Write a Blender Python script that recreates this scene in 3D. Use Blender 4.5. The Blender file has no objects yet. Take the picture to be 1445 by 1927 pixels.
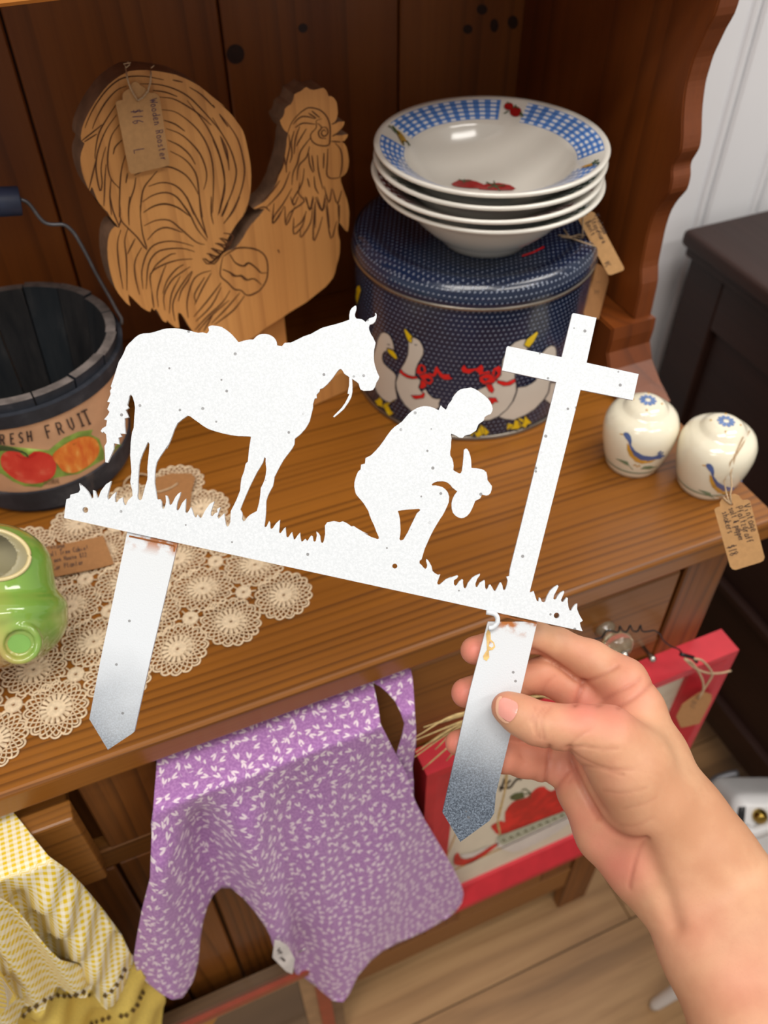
import bpy, bmesh, math, random
import numpy as np
from mathutils import Vector, Matrix
from mathutils.geometry import delaunay_2d_cdt
from mathutils.bvhtree import BVHTree
random.seed(7)
SC = bpy.context.scene
COL = SC.collection
# ------------------------------------------------------------------ camera
CT = 0.80                                   # height of the counter top
FPX, CX, CY = 1620.0, 722.5, 963.5          # solved from the photograph (1445 x 1927)
RM = np.array([[0.920628, -0.283466, 0.268497],
               [-0.390406, -0.659162, 0.642720],
               [-0.005206, -0.696529, -0.717510]])
CAM = np.array([0.0, 0.0, CT + 0.50])
cd = bpy.data.cameras.new('camera'); cam = bpy.data.objects.new('camera', cd); COL.objects.link(cam)
mw = Matrix.Identity(4)
for i in range(3):
    mw[i][0] = RM[i, 0]; mw[i][1] = -RM[i, 1]; mw[i][2] = -RM[i, 2]; mw[i][3] = CAM[i]
cam.matrix_world = mw
cd.sensor_fit = 'VERTICAL'; cd.sensor_height = 36.0; cd.lens = 36.0 * FPX / 1927.0
cd.clip_start = 0.01; cd.clip_end = 50
cd.dof.use_dof = True; cd.dof.focus_distance = 0.43; cd.dof.aperture_fstop = 9.0
SC.camera = cam
# ------------------------------------------------------------------ light
w = bpy.data.worlds.new('world'); SC.world = w; w.use_nodes = True
bg = w.node_tree.nodes['Background']
bg.inputs[0].default_value = (1.0, 0.95, 0.90, 1); bg.inputs[1].default_value = 0.45
def ceiling_panel(x, y, sx, sy, power, z=2.55, col=(1.0, 0.955, 0.90)):
    ld = bpy.data.lights.new('ceiling_panel', 'AREA'); ld.shape = 'RECTANGLE'; ld.size = sx; ld.size_y = sy
    ld.energy = power; ld.color = col
    lo = bpy.data.objects.new('ceiling_panel', ld); COL.objects.link(lo); lo.location = (x, y, z)
ceiling_panel(-0.3, -0.15, 1.2, 0.16, 10.5)
ceiling_panel(-0.3, -0.45, 1.2, 0.16, 10.5)
ceiling_panel(0.9, -0.9, 1.2, 0.3, 14)
ceiling_panel(-1.7, -1.2, 1.2, 0.5, 12)
ceiling_panel(1.35, 0.05, 1.2, 0.4, 18)
SC.view_settings.view_transform = 'Standard'; SC.view_settings.look = 'None'
SC.view_settings.gamma = 1.0; SC.view_settings.use_curve_mapping = False
SC.view_settings.exposure = 0.0
# ------------------------------------------------------------------ geometry helpers
def ray(px, py):
    v = RM @ np.array([(px - CX) / FPX, (py - CY) / FPX, 1.0]); return v / np.linalg.norm(v)
def AZ(px, py, z):            # point where the sight line meets height z above the counter
    r = ray(px, py); return Vector(CAM + r * ((z + CT - CAM[2]) / r[2]))
def AY(px, py, y):
    r = ray(px, py); return Vector(CAM + r * (y / r[1]))
def AX(px, py, x):
    r = ray(px, py); return Vector(CAM + r * (x / r[0]))
def AD(px, py, d):            # point at depth d along the viewing axis
    return Vector(CAM + RM @ np.array([(px - CX) / FPX * d, (py - CY) / FPX * d, d]))
def V3(x, y, z): return Vector((x, y, z + CT))
def plane_surf(p, n, off=0.0):
    p = np.array(p, float); n = np.array(n, float); n /= np.linalg.norm(n)
    if n @ (CAM - p) < 0: n = -n
    pp = p + n * off
    def s(px, py):
        r = ray(px, py); return Vector(CAM + r * (((pp - CAM) @ n) / (r @ n)))
    s.n = n
    return s
def bvh_surf(objs, off=0.0003, fallback=None):
    vs, fs = [], []
    for o in objs:
        b = len(vs); M = full_matrix(o)
        vs += [M @ v.co for v in o.data.vertices]; fs += [[b + i for i in p.vertices] for p in o.data.polygons]
    t = BVHTree.FromPolygons(vs, fs)
    def s(px, py):
        r = Vector(ray(px, py)); h = t.ray_cast(Vector(CAM), r)
        if h[0] is None:
            h = t.find_nearest(Vector(CAM) + r * 0.75)
        n = h[1]
        if n.dot(r) > 0: n = -n
        return h[0] + n * off
    return s
def full_matrix(o):
    M = o.matrix_basis.copy()
    if o.parent: M = full_matrix(o.parent) @ M
    return M
def mesh_obj(name, verts, faces, mat=None, parent=None, smooth=False, uvs=None):
    me = bpy.data.meshes.new(name)
    if parent is not None:
        Mi = full_matrix(parent).inverted(); verts = [Mi @ Vector(v) for v in verts]
    me.from_pydata([tuple(v) for v in verts], [], [tuple(f) for f in faces]); me.update()
    if smooth:
        me.polygons.foreach_set('use_smooth', [True] * len(me.polygons))
    if uvs is not None:
        ul = me.uv_layers.new(name='UVMap')
        for l in me.loops: ul.data[l.index].uv = uvs[l.vertex_index]
    o = bpy.data.objects.new(name, me); COL.objects.link(o)
    if mat: me.materials.append(mat)
    if parent is not None: o.parent = parent
    return o
def bm_obj(name, bm, mat=None, parent=None, smooth=False):
    me = bpy.data.meshes.new(name)
    if parent is not None: bm.transform(full_matrix(parent).inverted())
    bm.to_mesh(me); bm.free()
    if smooth: me.polygons.foreach_set('use_smooth', [True] * len(me.polygons))
    o = bpy.data.objects.new(name, me); COL.objects.link(o)
    if mat: me.materials.append(mat)
    if parent is not None: o.parent = parent
    return o
def thing(name, label, cat, loc=(0, 0, 0), group=None):
    o = bpy.data.objects.new(name, None); o.empty_display_size = 0.02; COL.objects.link(o)
    o.location = loc; o['label'] = label; o['category'] = cat
    if group: o['group'] = group
    return o
def tag(o, label, cat, group=None):
    o['label'] = label; o['category'] = cat
    if group: o['group'] = group
    return o
def structure(name):
    o = bpy.data.objects.new(name, None); o.empty_display_size = 0.02; COL.objects.link(o); o['kind'] = 'structure'
    return o
def box(name, x0, x1, y0, y1, z0, z1, mat, parent=None, bev=0.002, seg=1):
    bm = bmesh.new(); bmesh.ops.create_cube(bm, size=1)
    for v in bm.verts:
        v.co = Vector(((x0 + x1) / 2 + v.co.x * (x1 - x0), (y0 + y1) / 2 + v.co.y * (y1 - y0), (z0 + z1) / 2 + v.co.z * (z1 - z0) + CT))
    if bev: bmesh.ops.bevel(bm, geom=bm.edges[:], offset=bev, segments=seg, affect='EDGES', profile=0.5)
    return bm_obj(name, bm, mat, parent)
def lathe_data(prof, c, n=48, closed=False, a0=0, a1=2 * math.pi):
    vs, fs, uv = [], [], []
    m = len(prof); full = abs(a1 - a0 - 2 * math.pi) < 1e-6
    N = n + 1
    for j in range(N):
        a = a0 + (a1 - a0) * j / n
        for i, (r, z) in enumerate(prof):
            vs.append(Vector((c[0] + r * math.cos(a), c[1] + r * math.sin(a), c[2] + z))); uv.append((j / n, i / (m - 1)))
    for j in range(n):
        for i in range(m - 1):
            fs.append((j * m + i, (j + 1) * m + i, (j + 1) * m + i + 1, j * m + i + 1))
    return vs, fs, uv
def lathe(name, prof, c, mat, parent=None, n=64, smooth=True):
    vs, fs, uv = lathe_data(prof, c, n)
    return mesh_obj(name, vs, fs, mat, parent, smooth, uv)
def tube(name, pts, r, mat, parent=None, n=8, closed=False, rs=None, smooth=True):
    vs, fs = tube_data(pts, r, n, closed, rs)
    return mesh_obj(name, vs, fs, mat, parent, smooth)
def tube_data(pts, r, n=8, closed=False, rs=None):
    pts = [Vector(p) for p in pts]; vs, fs = [], []; m = len(pts)
    up = Vector((0.13, 0.31, 0.94))
    for i, p in enumerate(pts):
        if closed: t = pts[(i + 1) % m] - pts[i - 1]
        else: t = pts[min(i + 1, m - 1)] - pts[max(i - 1, 0)]
        if t.length < 1e-9: t = Vector((0, 0, 1))
        t.normalize(); a = t.cross(up)
        if a.length < 0.05: a = t.cross(Vector((1, 0, 0)))
        a.normalize(); b = t.cross(a); up = a.cross(t)
        rr = rs[i] if rs else r
        for k in range(n):
            th = 2 * math.pi * k / n; vs.append(p + (a * math.cos(th) + b * math.sin(th)) * rr)
    for i in range(m if closed else m - 1):
        j = (i + 1) % m
        for k in range(n):
            k2 = (k + 1) % n; fs.append((i * n + k, i * n + k2, j * n + k2, j * n + k))
    if not closed:
        fs.append(tuple(range(n))[::-1]); fs.append(tuple((m - 1) * n + k for k in range(n)))
    return vs, fs
def smooth_line(pts, k=4, closed=False):
    P = [np.array(p, float) for p in pts]; n = len(P); out = []
    rng = range(n if closed else n - 1)
    for i in rng:
        p1 = P[i]; p2 = P[(i + 1) % n]
        p0 = P[i - 1] if (closed or i > 0) else 2 * p1 - p2
        p3 = P[(i + 2) % n] if (closed or i < n - 2) else 2 * p2 - p1
        for s in range(k):
            t = s / k; t2 = t * t; t3 = t2 * t
            out.append(0.5 * ((2 * p1) + (-p0 + p2) * t + (2 * p0 - 5 * p1 + 4 * p2 - p3) * t2 + (-p0 + 3 * p1 - 3 * p2 + p3) * t3))
    if not closed: out.append(P[-1])
    return [tuple(p) for p in out]
def C(ox, oy, s, pts): return [(ox + x / s, oy + y / s) for x, y in pts]
def inside(polys, X, Y):
    X = np.asarray(X); Y = np.asarray(Y); r = np.zeros(X.shape, bool)
    for P in polys:
        n = len(P)
        for i in range(n):
            x1, y1 = P[i]; x2, y2 = P[(i + 1) % n]
            if y1 == y2: continue
            c = ((y1 > Y) != (y2 > Y)) & (X < (x2 - x1) * (Y - y1) / (y2 - y1) + x1); r ^= c
    return r
def fill2d(polys, spacing=None):
    vs, ed = [], []
    for P in polys:
        b = len(vs); n = len(P)
        vs += [Vector((p[0], p[1])) for p in P]; ed += [(b + i, b + (i + 1) % n) for i in range(n)]
    if spacing:
        A = np.array(polys[0]); x0, y0 = A.min(0); x1, y1 = A.max(0)
        gx, gy = np.meshgrid(np.arange(x0 + spacing / 2, x1, spacing), np.arange(y0 + spacing / 2, y1, spacing * 0.87))
        gx = gx + (np.arange(gx.shape[0])[:, None] % 2) * spacing / 2
        gx = gx.ravel(); gy = gy.ravel(); k = inside(polys, gx, gy)
        vs += [Vector((float(a), float(b))) for a, b in zip(gx[k], gy[k])]
    r = delaunay_2d_cdt(vs, ed, [], 0, 1e-5)
    V, F = r[0], r[2]
    cx = np.array([sum(V[i].x for i in f) / len(f) for f in F]); cy = np.array([sum(V[i].y for i in f) / len(f) for f in F])
    k = inside(polys, cx, cy)
    return [(v.x, v.y) for v in V], [tuple(f) for f, q in zip(F, k) if q]
def decal(name, polys, surf, mat, parent, spacing=7.0, smooth=True):
    """flat print: polygons given as seen in the photograph, laid on the surface they are printed on"""
    VS, FS = [], []
    for P in polys:
        PP = P if isinstance(P[0][0], (tuple, list)) else [P]
        v, f = fill2d(PP, spacing); b = len(VS)
        VS += [surf(x, y) for x, y in v]; FS += [tuple(b + i for i in q) for q in f]
    FS = orient_cam(VS, FS)
    return mesh_obj(name, VS, FS, mat, parent, smooth)
def orient_cam(VS, FS):
    out = []; c = Vector(CAM)
    for q in FS:
        n = (VS[q[1]] - VS[q[0]]).cross(VS[q[2]] - VS[q[0]])
        out.append(q if n.dot(c - VS[q[0]]) > 0 else q[::-1])
    return out
def strokes(name, lines, width, surf, mat, parent, step=6.0, taper=False):
    VS, FS = [], []
    for L in lines:
        P = [L[0]]
        for a, b in zip(L[:-1], L[1:]):
            d = math.hypot(b[0] - a[0], b[1] - a[1]); k = max(1, int(d / step))
            for i in range(1, k + 1): P.append((a[0] + (b[0] - a[0]) * i / k, a[1] + (b[1] - a[1]) * i / k))
        b0 = len(VS); m = len(P)
        for i, p in enumerate(P):
            q0 = P[max(0, i - 1)]; q1 = P[min(m - 1, i + 1)]; dx, dy = q1[0] - q0[0], q1[1] - q0[1]; l = math.hypot(dx, dy) or 1
            wv = width / 2 * ((0.35 + 0.65 * math.sin(math.pi * min(1, (i + .5) / m))) if taper else 1)
            VS.append(surf(p[0] - dy / l * wv, p[1] + dx / l * wv)); VS.append(surf(p[0] + dy / l * wv, p[1] - dx / l * wv))
        for i in range(m - 1):
            a = b0 + 2 * i; FS.append((a, a + 1, a + 3, a + 2))
    FS = orient_cam(VS, FS)
    return mesh_obj(name, VS, FS, mat, parent, False)
def slab(name, polys, p, n, thick, mat, parent=None, axis_u=None, bevel=0):
    """solid plate: outline laid in the plane (p, n), given real thickness behind its face"""
    s = plane_surf(p, n); n = Vector(s.n)
    v, f = fill2d(polys); F = [s(x, y) for x, y in v]; B = [q - n * thick for q in F]
    VS = F + B; k = len(F)
    FS = orient_cam(VS, f); FS = FS + [tuple(i + k for i in q[::-1]) for q in FS]
    for P in polys:
        b = len(VS); m = len(P); fr = [s(x, y) for x, y in P]
        VS += fr + [q - n * thick for q in fr]
        A = sum(P[i][0] * P[(i + 1) % m][1] - P[(i + 1) % m][0] * P[i][1] for i in range(m))
        if P is not polys[0]: A = -A
        for i in range(m):
            j = (i + 1) % m; q = (b + i, b + j, b + m + j, b + m + i)
            FS.append(q if A < 0 else q[::-1])
    me = mesh_obj(name, VS, FS, mat, parent)
    bm = bmesh.new(); bm.from_mesh(me.data); bmesh.ops.remove_doubles(bm, verts=bm.verts[:], dist=1e-6)
    bmesh.ops.recalc_face_normals(bm, faces=bm.faces[:]); bm.to_mesh(me.data); bm.free()
    return me
def disc_px(cx, cy, r, n=14, ry=None): return [(cx + r * math.cos(2 * math.pi * i / n), cy + (ry or r) * math.sin(2 * math.pi * i / n)) for i in range(n)]
# ---------------------------------------------------------------- stroke lettering
GL = {
'a': '40 5 25 6 10 4 8 2 10 0 25 0 38 2/40 5 40 1 45 0', 'b': '8 10 8 0/8 3 20 5 35 4 37 2 25 0 8 1', 'c': '38 5 20 6 8 4 8 1 20 0 38 1', 'd': '38 10 38 0/38 4 22 5 9 4 8 1 22 0 38 2',
'e': '8 3 36 3 34 5 20 6 9 4 9 1 22 0 38 1', 'f': '34 9 24 10 17 8 17 0/6 5 30 5', 'g': '36 5 20 6 9 4 10 1 24 1 36 3/37 5 37 -2 24 -4 9 -3', 'h': '8 10 8 0/8 4 22 6 34 4 34 0',
'i': '18 5 18 0/18 8 19 8.6', 'j': '22 5 22 -2 10 -4/22 8 23 8.6', 'k': '8 10 8 0/34 6 8 3 36 0', 'l': '16 10 16 1 24 0', 'm': '6 5 6 0/6 4 16 5.6 22 4 22 0/22 4 33 5.6 40 4 40 0',
'n': '8 6 8 0/8 4 22 6 34 4 34 0', 'o': '22 6 9 4 9 1 22 0 36 1 36 4 22 6', 'p': '8 6 8 -4/8 4 22 6 36 4 34 1 8 0', 'r': '8 6 8 0/8 3 20 6 32 5.5', 's': '34 5 18 6 10 4.4 32 2 30 0.3 8 0.4',
't': '18 9 18 1 28 0/6 6 32 6', 'u': '8 6 8 1 22 0 34 2/35 6 35 0', 'v': '6 6 20 0 36 6', 'w': '4 6 13 0 22 5 31 0 42 6', 'x': '8 6 34 0/34 6 8 0', 'y': '8 6 20 0/36 6 18 -4', 'z': '8 6 34 6 8 0 36 0',
'W': '2 10 12 0 23 8 34 0 46 10', 'R': '6 0 6 10 30 9.5 34 7 28 5 6 5/20 5 36 0', 'V': '4 10 20 0 38 10', 'L': '8 10 8 0 34 0', 'P': '6 0 6 10 30 9.5 34 7 28 5 6 5', 'S': '36 9 22 10 9 8 12 6 32 4 34 1.5 22 0 6 1',
'B': '8 0 8 10 28 9.5 30 7 24 5.4 8 5.4/24 5.4 36 3 28 0 8 0', 'C': '38 9 20 10 7 7 7 3 20 0 38 1', 'F': '8 0 8 10 36 10/8 5.4 30 5.4', 'E': '36 10 8 10 8 0 36 0/8 5.2 30 5.2', 'H': '8 10 8 0/36 10 36 0/8 5 36 5',
'U': '8 10 8 3 20 0 34 2 36 10', 'I': '22 10 22 0/12 10 32 10/12 0 32 0', 'T': '4 10 40 10/22 10 22 0/15 0 29 0', 'N': '8 0 8 10 36 0 36 10', 'A': '2 0 22 10 42 0/10 4 34 4', 'G': '38 9 20 10 7 7 7 3 20 0 36 1 36 5 24 5',
'$': '34 8 12 8 12 5.5 32 4.5 32 2 8 2/22 11 22 -1', '1': '22 10 22 0', '6': '30 10 12 6 10 2 22 0 34 2 30 5 12 4', '8': '22 5.5 9 8 22 10 36 8 9 2 22 0 36 2 22 5.5', '2': '8 8 22 10 35 8 8 0 38 0', '0': '22 10 8 7 8 3 22 0 36 3 36 7 22 10', '#': '14 9 10 1/30 9 26 1/4 6.5 38 6.5/2 3.5 36 3.5',
'&': '38 0 14 8 22 10 28 8 8 2 20 0 38 5', '%': '36 10 8 0/10 9 12 8/32 2 34 1', '5': '34 10 12 10 10 6 30 6 34 2 8 0', '!': '20 10 20 3/20 1 20 .2', ',': '20 1 16 -2', '.': '20 1 21 .3'}
def text_lines(s, x, y, h, ang=0.0, sx=1.0, jit=0.0, gap=0.48):
    """strokes of a line of lettering; x,y baseline start in photo pixels, ang in degrees (clockwise on the picture)"""
    ca, sa = math.cos(math.radians(ang)), math.sin(math.radians(ang)); out = []; cur = 0
    rnd = random.Random(hash(len(s) * 31 + int(x)) & 255)
    for ch in s:
        if ch in GL:
            for part in GL[ch].split('/'):
                q = [float(t) for t in part.split()]; L = []
                for a, b in zip(q[::2], q[1::2]):
                    u = (cur + a / 100.0 * sx + rnd.uniform(-jit, jit)) * h; v = (b / 10.0 + rnd.uniform(-jit, jit)) * h
                    L.append((x + u * ca + v * sa, y + u * sa - v * ca))
                out.append(L)
        cur += gap * sx
    return out
# ------------------------------------------------------------------ materials
def lin(c):
    return tuple(((v / 255) / 12.92 if v / 255 <= 0.04045 else ((v / 255 + 0.055) / 1.055) ** 2.4) for v in c)
class X:
    nt = None
    def __init__(s, v): s.v = v
    @staticmethod
    def m(op, *a, clamp=False):
        n = X.nt.nodes.new('ShaderNodeMath'); n.operation = op; n.use_clamp = clamp
        for i, q in enumerate(a): X.put(q, n.inputs[i])
        return X(n.outputs[0])
    @staticmethod
    def put(q, s):
        if isinstance(q, X): X.nt.links.new(q.v, s)
        else: s.default_value = q
    def __add__(s, o): return X.m('ADD', s, o)
    def __radd__(s, o): return X.m('ADD', s, o)
    def __sub__(s, o): return X.m('SUBTRACT', s, o)
    def __rsub__(s, o): return X.m('SUBTRACT', o, s)
    def __mul__(s, o): return X.m('MULTIPLY', s, o)
    def __rmul__(s, o): return X.m('MULTIPLY', s, o)
    def __truediv__(s, o): return X.m('DIVIDE', s, o)
    def fract(s): return X.m('FRACT', s)
    def floor(s): return X.m('FLOOR', s)
    def abs(s): return X.m('ABSOLUTE', s)
    def lt(s, o): return X.m('LESS_THAN', s, o)
    def gt(s, o): return X.m('GREATER_THAN', s, o)
    def min(s, o): return X.m('MINIMUM', s, o)
    def max(s, o): return X.m('MAXIMUM', s, o)
    def sin(s): return X.m('SINE', s)
    def cos(s): return X.m('COSINE', s)
    def sqrt(s): return X.m('SQRT', s)
    def pow(s, o): return X.m('POWER', s, o)
    def step(s, a, b):
        n = X.nt.nodes.new('ShaderNodeMapRange'); n.interpolation_type = 'SMOOTHSTEP'; X.put(s, n.inputs[0]); n.inputs[1].default_value = a; n.inputs[2].default_value = b
        return X(n.outputs[0])
def coord(kind='Object'):
    n = X.nt.nodes.new('ShaderNodeTexCoord'); return X(n.outputs[kind])
def sep(c):
    n = X.nt.nodes.new('ShaderNodeSeparateXYZ'); X.put(c, n.inputs[0]); return X(n.outputs[0]), X(n.outputs[1]), X(n.outputs[2])
def comb(x, y, z):
    n = X.nt.nodes.new('ShaderNodeCombineXYZ')
    for i, q in enumerate((x, y, z)): X.put(q, n.inputs[i])
    return X(n.outputs[0])
def scl(c, s, off=None):
    n = X.nt.nodes.new('ShaderNodeVectorMath'); n.operation = 'MULTIPLY'; X.put(c, n.inputs[0]); n.inputs[1].default_value = s
    if off is None: return X(n.outputs[0])
    m = X.nt.nodes.new('ShaderNodeVectorMath'); m.operation = 'ADD'; X.nt.links.new(n.outputs[0], m.inputs[0]); X.put(off, m.inputs[1]); return X(m.outputs[0])
def noise(c, scale=5, detail=3, rough=0.5, dist=0.0):
    n = X.nt.nodes.new('ShaderNodeTexNoise'); X.put(c, n.inputs['Vector']); n.inputs['Scale'].default_value = scale
    n.inputs['Detail'].default_value = detail; n.inputs['Roughness'].default_value = rough; n.inputs['Distortion'].default_value = dist
    return X(n.outputs[0])
def voro(c, scale, rnd=1.0, feature='F1'):
    n = X.nt.nodes.new('ShaderNodeTexVoronoi'); X.put(c, n.inputs['Vector']); n.inputs['Scale'].default_value = scale; n.inputs['Randomness'].default_value = rnd; n.feature = feature
    return n
def ramp(x, stops):
    n = X.nt.nodes.new('ShaderNodeValToRGB'); X.put(x, n.inputs[0]); e = n.color_ramp.elements
    while len(e) < len(stops): e.new(0.5)
    for i, (p, c) in enumerate(stops): e[i].position = p; e[i].color = (*c, 1)
    return X(n.outputs[0])
def mix(f, a, b, mode='MIX'):
    n = X.nt.nodes.new('ShaderNodeMix'); n.data_type = 'RGBA'; n.blend_type = mode
    X.put(f, n.inputs[0])
    for q, s in ((a, n.inputs[6]), (b, n.inputs[7])):
        if isinstance(q, X): X.nt.links.new(q.v, s)
        else: s.default_value = (*q, 1)
    return X(n.outputs[2])
def objrand():
    n = X.nt.nodes.new('ShaderNodeObjectInfo'); return X(n.outputs['Random'])
def bump(h, strength=0.3, dist=0.001):
    n = X.nt.nodes.new('ShaderNodeBump'); X.put(h, n.inputs['Height']); n.inputs['Strength'].default_value = strength; n.inputs['Distance'].default_value = dist
    return X(n.outputs[0])
def material(name, fn, rough=0.5, spec=0.5, metal=0.0, coat=0.0, **kw):
    m = bpy.data.materials.new(name); m.use_nodes = True; X.nt = m.node_tree; b = m.node_tree.nodes['Principled BSDF']
    b.inputs['Roughness'].default_value = rough; b.inputs['Specular IOR Level'].default_value = spec; b.inputs['Metallic'].default_value = metal
    b.inputs['Coat Weight'].default_value = coat; b.inputs['Coat Roughness'].default_value = 0.08
    for k, v in kw.items(): b.inputs[k.replace('_', ' ')].default_value = v
    r = fn() if callable(fn) else {'Base Color': fn}
    if not isinstance(r, dict): r = {'Base Color': r}
    for k, v in r.items():
        if isinstance(v, X): m.node_tree.links.new(v.v, b.inputs[k])
        elif isinstance(v, tuple): b.inputs[k].default_value = (*v, 1)
        else: b.inputs[k].default_value = v
    return m
def soft(c, amt=0.12, scale=60, bstr=0.0):
    """plain colour with a little procedural unevenness"""
    def f():
        n = noise(coord(), scale, 3); d = {'Base Color': mix(n.step(0.3, 0.75), tuple(v * (1 - amt) for v in lin(c)), tuple(min(1, v * (1 + amt)) for v in lin(c)))}
        if bstr: d['Normal'] = bump(n, bstr)
        return d
    return f
def wood(name, dark, mid, light, axis='x', freq=170, rough=0.35, coat=0.25, amt=0.6, bstr=0.12, warp=0.02):
    """pine: long grain along one axis, fine dark growth lines of uneven spacing, soft broad tone bands"""
    def f():
        o = objrand(); off = comb(o * 7.3, o * 3.1, o * 5.7)
        al = 1.6
        def st(k): return {'x': (al, k, k), 'y': (k, al, k), 'z': (k, k, al)}[axis]
        x, y, z = sep(coord()); q = {'x': y + z * 0.7, 'y': x + z * 0.7, 'z': x + y * 0.7}[axis]
        wv = noise(scl(coord(), st(9), off), 1.0, 2, 0.5) - 0.5; w2 = noise(scl(coord(), st(45), off), 1.0, 2, 0.5) - 0.5
        t = (q + wv * warp + w2 * 0.0035 + o) * freq
        r = t.fract(); line = r.step(0.35, 0.92) * (1.0 - r.step(0.94, 1.0))
        cell = noise(comb(t.floor() * 0.37, o * 9.0, 0.0), 3.1, 0)
        line = line * cell.step(0.32, 0.68)
        n2 = noise(scl(coord(), tuple(v * (14 if v > 5 else 6) for v in st(30)), off), 1.0, 3, 0.6)
        n3 = noise(scl(coord(), st(14), off), 1.0, 2)
        base = mix(n3.step(0.32, 0.7), lin(mid), lin(light)); base = mix(o * 0.25, base, lin(mid))
        c = mix((line * amt).min(1.0), base, lin(dark))
        c = mix(n2.step(0.45, 0.85) * 0.22, c, lin(dark))
        return {'Base Color': c, 'Normal': bump(n2 * 0.6 + line * 0.4, bstr, 0.0005), 'Roughness': n2 * 0.2 + (rough - 0.08)}
    return material(name, f, rough, 0.5, coat=coat)
M = {}
M['counter'] = wood('counter_pine', (70, 36, 8), (136, 82, 24), (158, 98, 32), 'x', 150, 0.36, 0.08, 0.62)
M['back'] = wood('back_board_pine', (54, 24, 5), (124, 66, 18), (152, 88, 28), 'z', 60, 0.5, 0.0, 0.3, warp=0.03)
M['side'] = wood('side_panel_pine', (50, 22, 6), (108, 52, 14), (128, 66, 20), 'z', 60, 0.42, 0.03, 0.3, warp=0.03)
M['shelf'] = wood('upper_shelf_pine', (120, 60, 16), (196, 120, 44), (214, 138, 58), 'x', 120, 0.4, 0.2, 0.4)
M['base'] = wood('base_pine', (62, 32, 10), (124, 76, 26), (146, 94, 38), 'x', 190, 0.42, 0.04, 0.45)
M['basev'] = wood('base_pine_upright', (52, 26, 6), (114, 64, 20), (138, 82, 28), 'z', 110, 0.42, 0.04, 0.5, warp=0.05)
M['rooster'] = wood('rooster_pine', (150, 92, 44), (198, 136, 72), (214, 154, 88), 'z', 90, 0.6, 0.0, 0.35, warp=0.03)
M['rooster_edge'] = material('rooster_edge_wood', soft((122, 92, 70), 0.2, 90), 0.7)
M['dark_wood'] = wood('dark_dresser_wood', (18, 8, 5), (40, 19, 12), (52, 26, 17), 'y', 150, 0.5, 0.0, 0.3)
M['frame_brown'] = wood('frame_brown_wood', (50, 34, 20), (96, 70, 44), (116, 88, 58), 'x', 150, 0.4)
M['frame_red'] = material('frame_red_fillet', soft((150, 62, 38)), 0.4)
M['frame_tan'] = material('frame_tan_lip', soft((158, 126, 92)), 0.45)
M['smoky'] = material('smoky_glass', soft((60, 48, 36), 0.2, 8), 0.12, 0.5)
def floor_mat():
    o = objrand(); off = comb(o * 9.0, o * 5.0, o)
    n1 = noise(scl(coord(), (1.2, 17, 1), off), 1.0, 4, 0.55, 0.6); n2 = noise(scl(coord(), (8, 160, 1), off), 1.0, 3)
    c = ramp(n1, [(0.3, lin((112, 82, 52))), (0.5, lin((156, 118, 78))), (0.7, lin((182, 144, 100)))])
    c = mix(n2.step(0.5, 0.8) * 0.35, c, lin((112, 80, 50)))
    c = mix(o.step(0.2, 1.0) * 0.35, c, lin((128, 92, 58)))
    kv = voro(scl(coord(), (3.2, 7.5, 1), off), 1.0); kd_ = X(kv.outputs['Distance']); c = mix((1.0 - kd_.step(0.03, 0.13)) * sep(X(kv.outputs['Color']))[0].gt(0.35) * 0.75, c, lin((62, 42, 30)))
    return {'Base Color': c, 'Normal': bump(n2, 0.1, 0.0005)}
M['floor'] = material('oak_floor_plank', floor_mat, 0.42, 0.4)
M['white_wall'] = material('white_wall_paint', soft((240, 240, 242), 0.02, 6), 0.5)
def sign_paint():
    p = coord(); fine = noise(p, 900, 2, 0.7); v = voro(p, 230); ch = noise(p, 60, 2)
    d = X(v.outputs['Distance']); keep = X(v.outputs['Color']); r, g, b = sep(keep)
    spot = d.lt(0.17) * (r.gt(0.72)) * ch.step(0.35, 0.5)
    c = mix(fine.step(0.3, 0.8), lin((202, 207, 211)), lin((217, 221, 225)))
    c = mix(spot * 0.75, c, lin((96, 92, 90)))
    return {'Base Color': c, 'Normal': bump(fine, 0.25, 0.0003)}
M['sign'] = material('white_textured_paint', sign_paint, 0.55, 0.35)
def stake_paint():
    x, y, z = sep(coord('UV')); p = coord()
    n = noise(p, 1300, 2, 0.8); f2 = noise(p, 30, 2); v = voro(p, 260); r, g, b = sep(X(v.outputs['Color']))
    t = (y + (f2 - 0.5) * 0.25)
    t1 = t.step(0.28, 0.82)
    c = mix(t1, lin((206, 211, 216)), mix(n.step(0.35, 0.7), lin((50, 58, 70)), lin((116, 128, 142))))
    c = mix((1.0 - t.step(0.0, 0.3)) * 0.35, c, lin((206, 208, 208)))
    c = mix(X(v.outputs['Distance']).lt(0.17) * r.gt(0.85) * 0.7, c, lin((90, 86, 84)))
    rust = (1.0 - y.step(0.0, 0.055)) * noise(p, 160, 3).step(0.42, 0.6)
    c = mix(rust, c, lin((166, 96, 34)))
    return {'Base Color': c, 'Normal': bump(n, 0.35, 0.0003)}
M['stake'] = material('stake_silvered_paint', stake_paint, 0.42, 0.5)
M['rust'] = material('rust_stain', soft((214, 176, 110), 0.25, 300), 0.7)
M['rust2'] = material('rust_deep', soft((150, 84, 28), 0.3, 500), 0.8)
M['kraft'] = material('kraft_paper', soft((186, 142, 92), 0.06, 300, 0.1), 0.8)
M['kraft_dark'] = material('kraft_paper_brown', soft((160, 112, 66), 0.06, 300, 0.1), 0.8)
M['ink'] = material('ink', soft((58, 42, 40), 0.1), 0.7)
M['ink_soft'] = material('faded_pen_ink', soft((120, 88, 60), 0.1), 0.7)
M['ink_purple'] = material('purple_pen_ink', soft((84, 58, 78), 0.1), 0.7)
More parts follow.
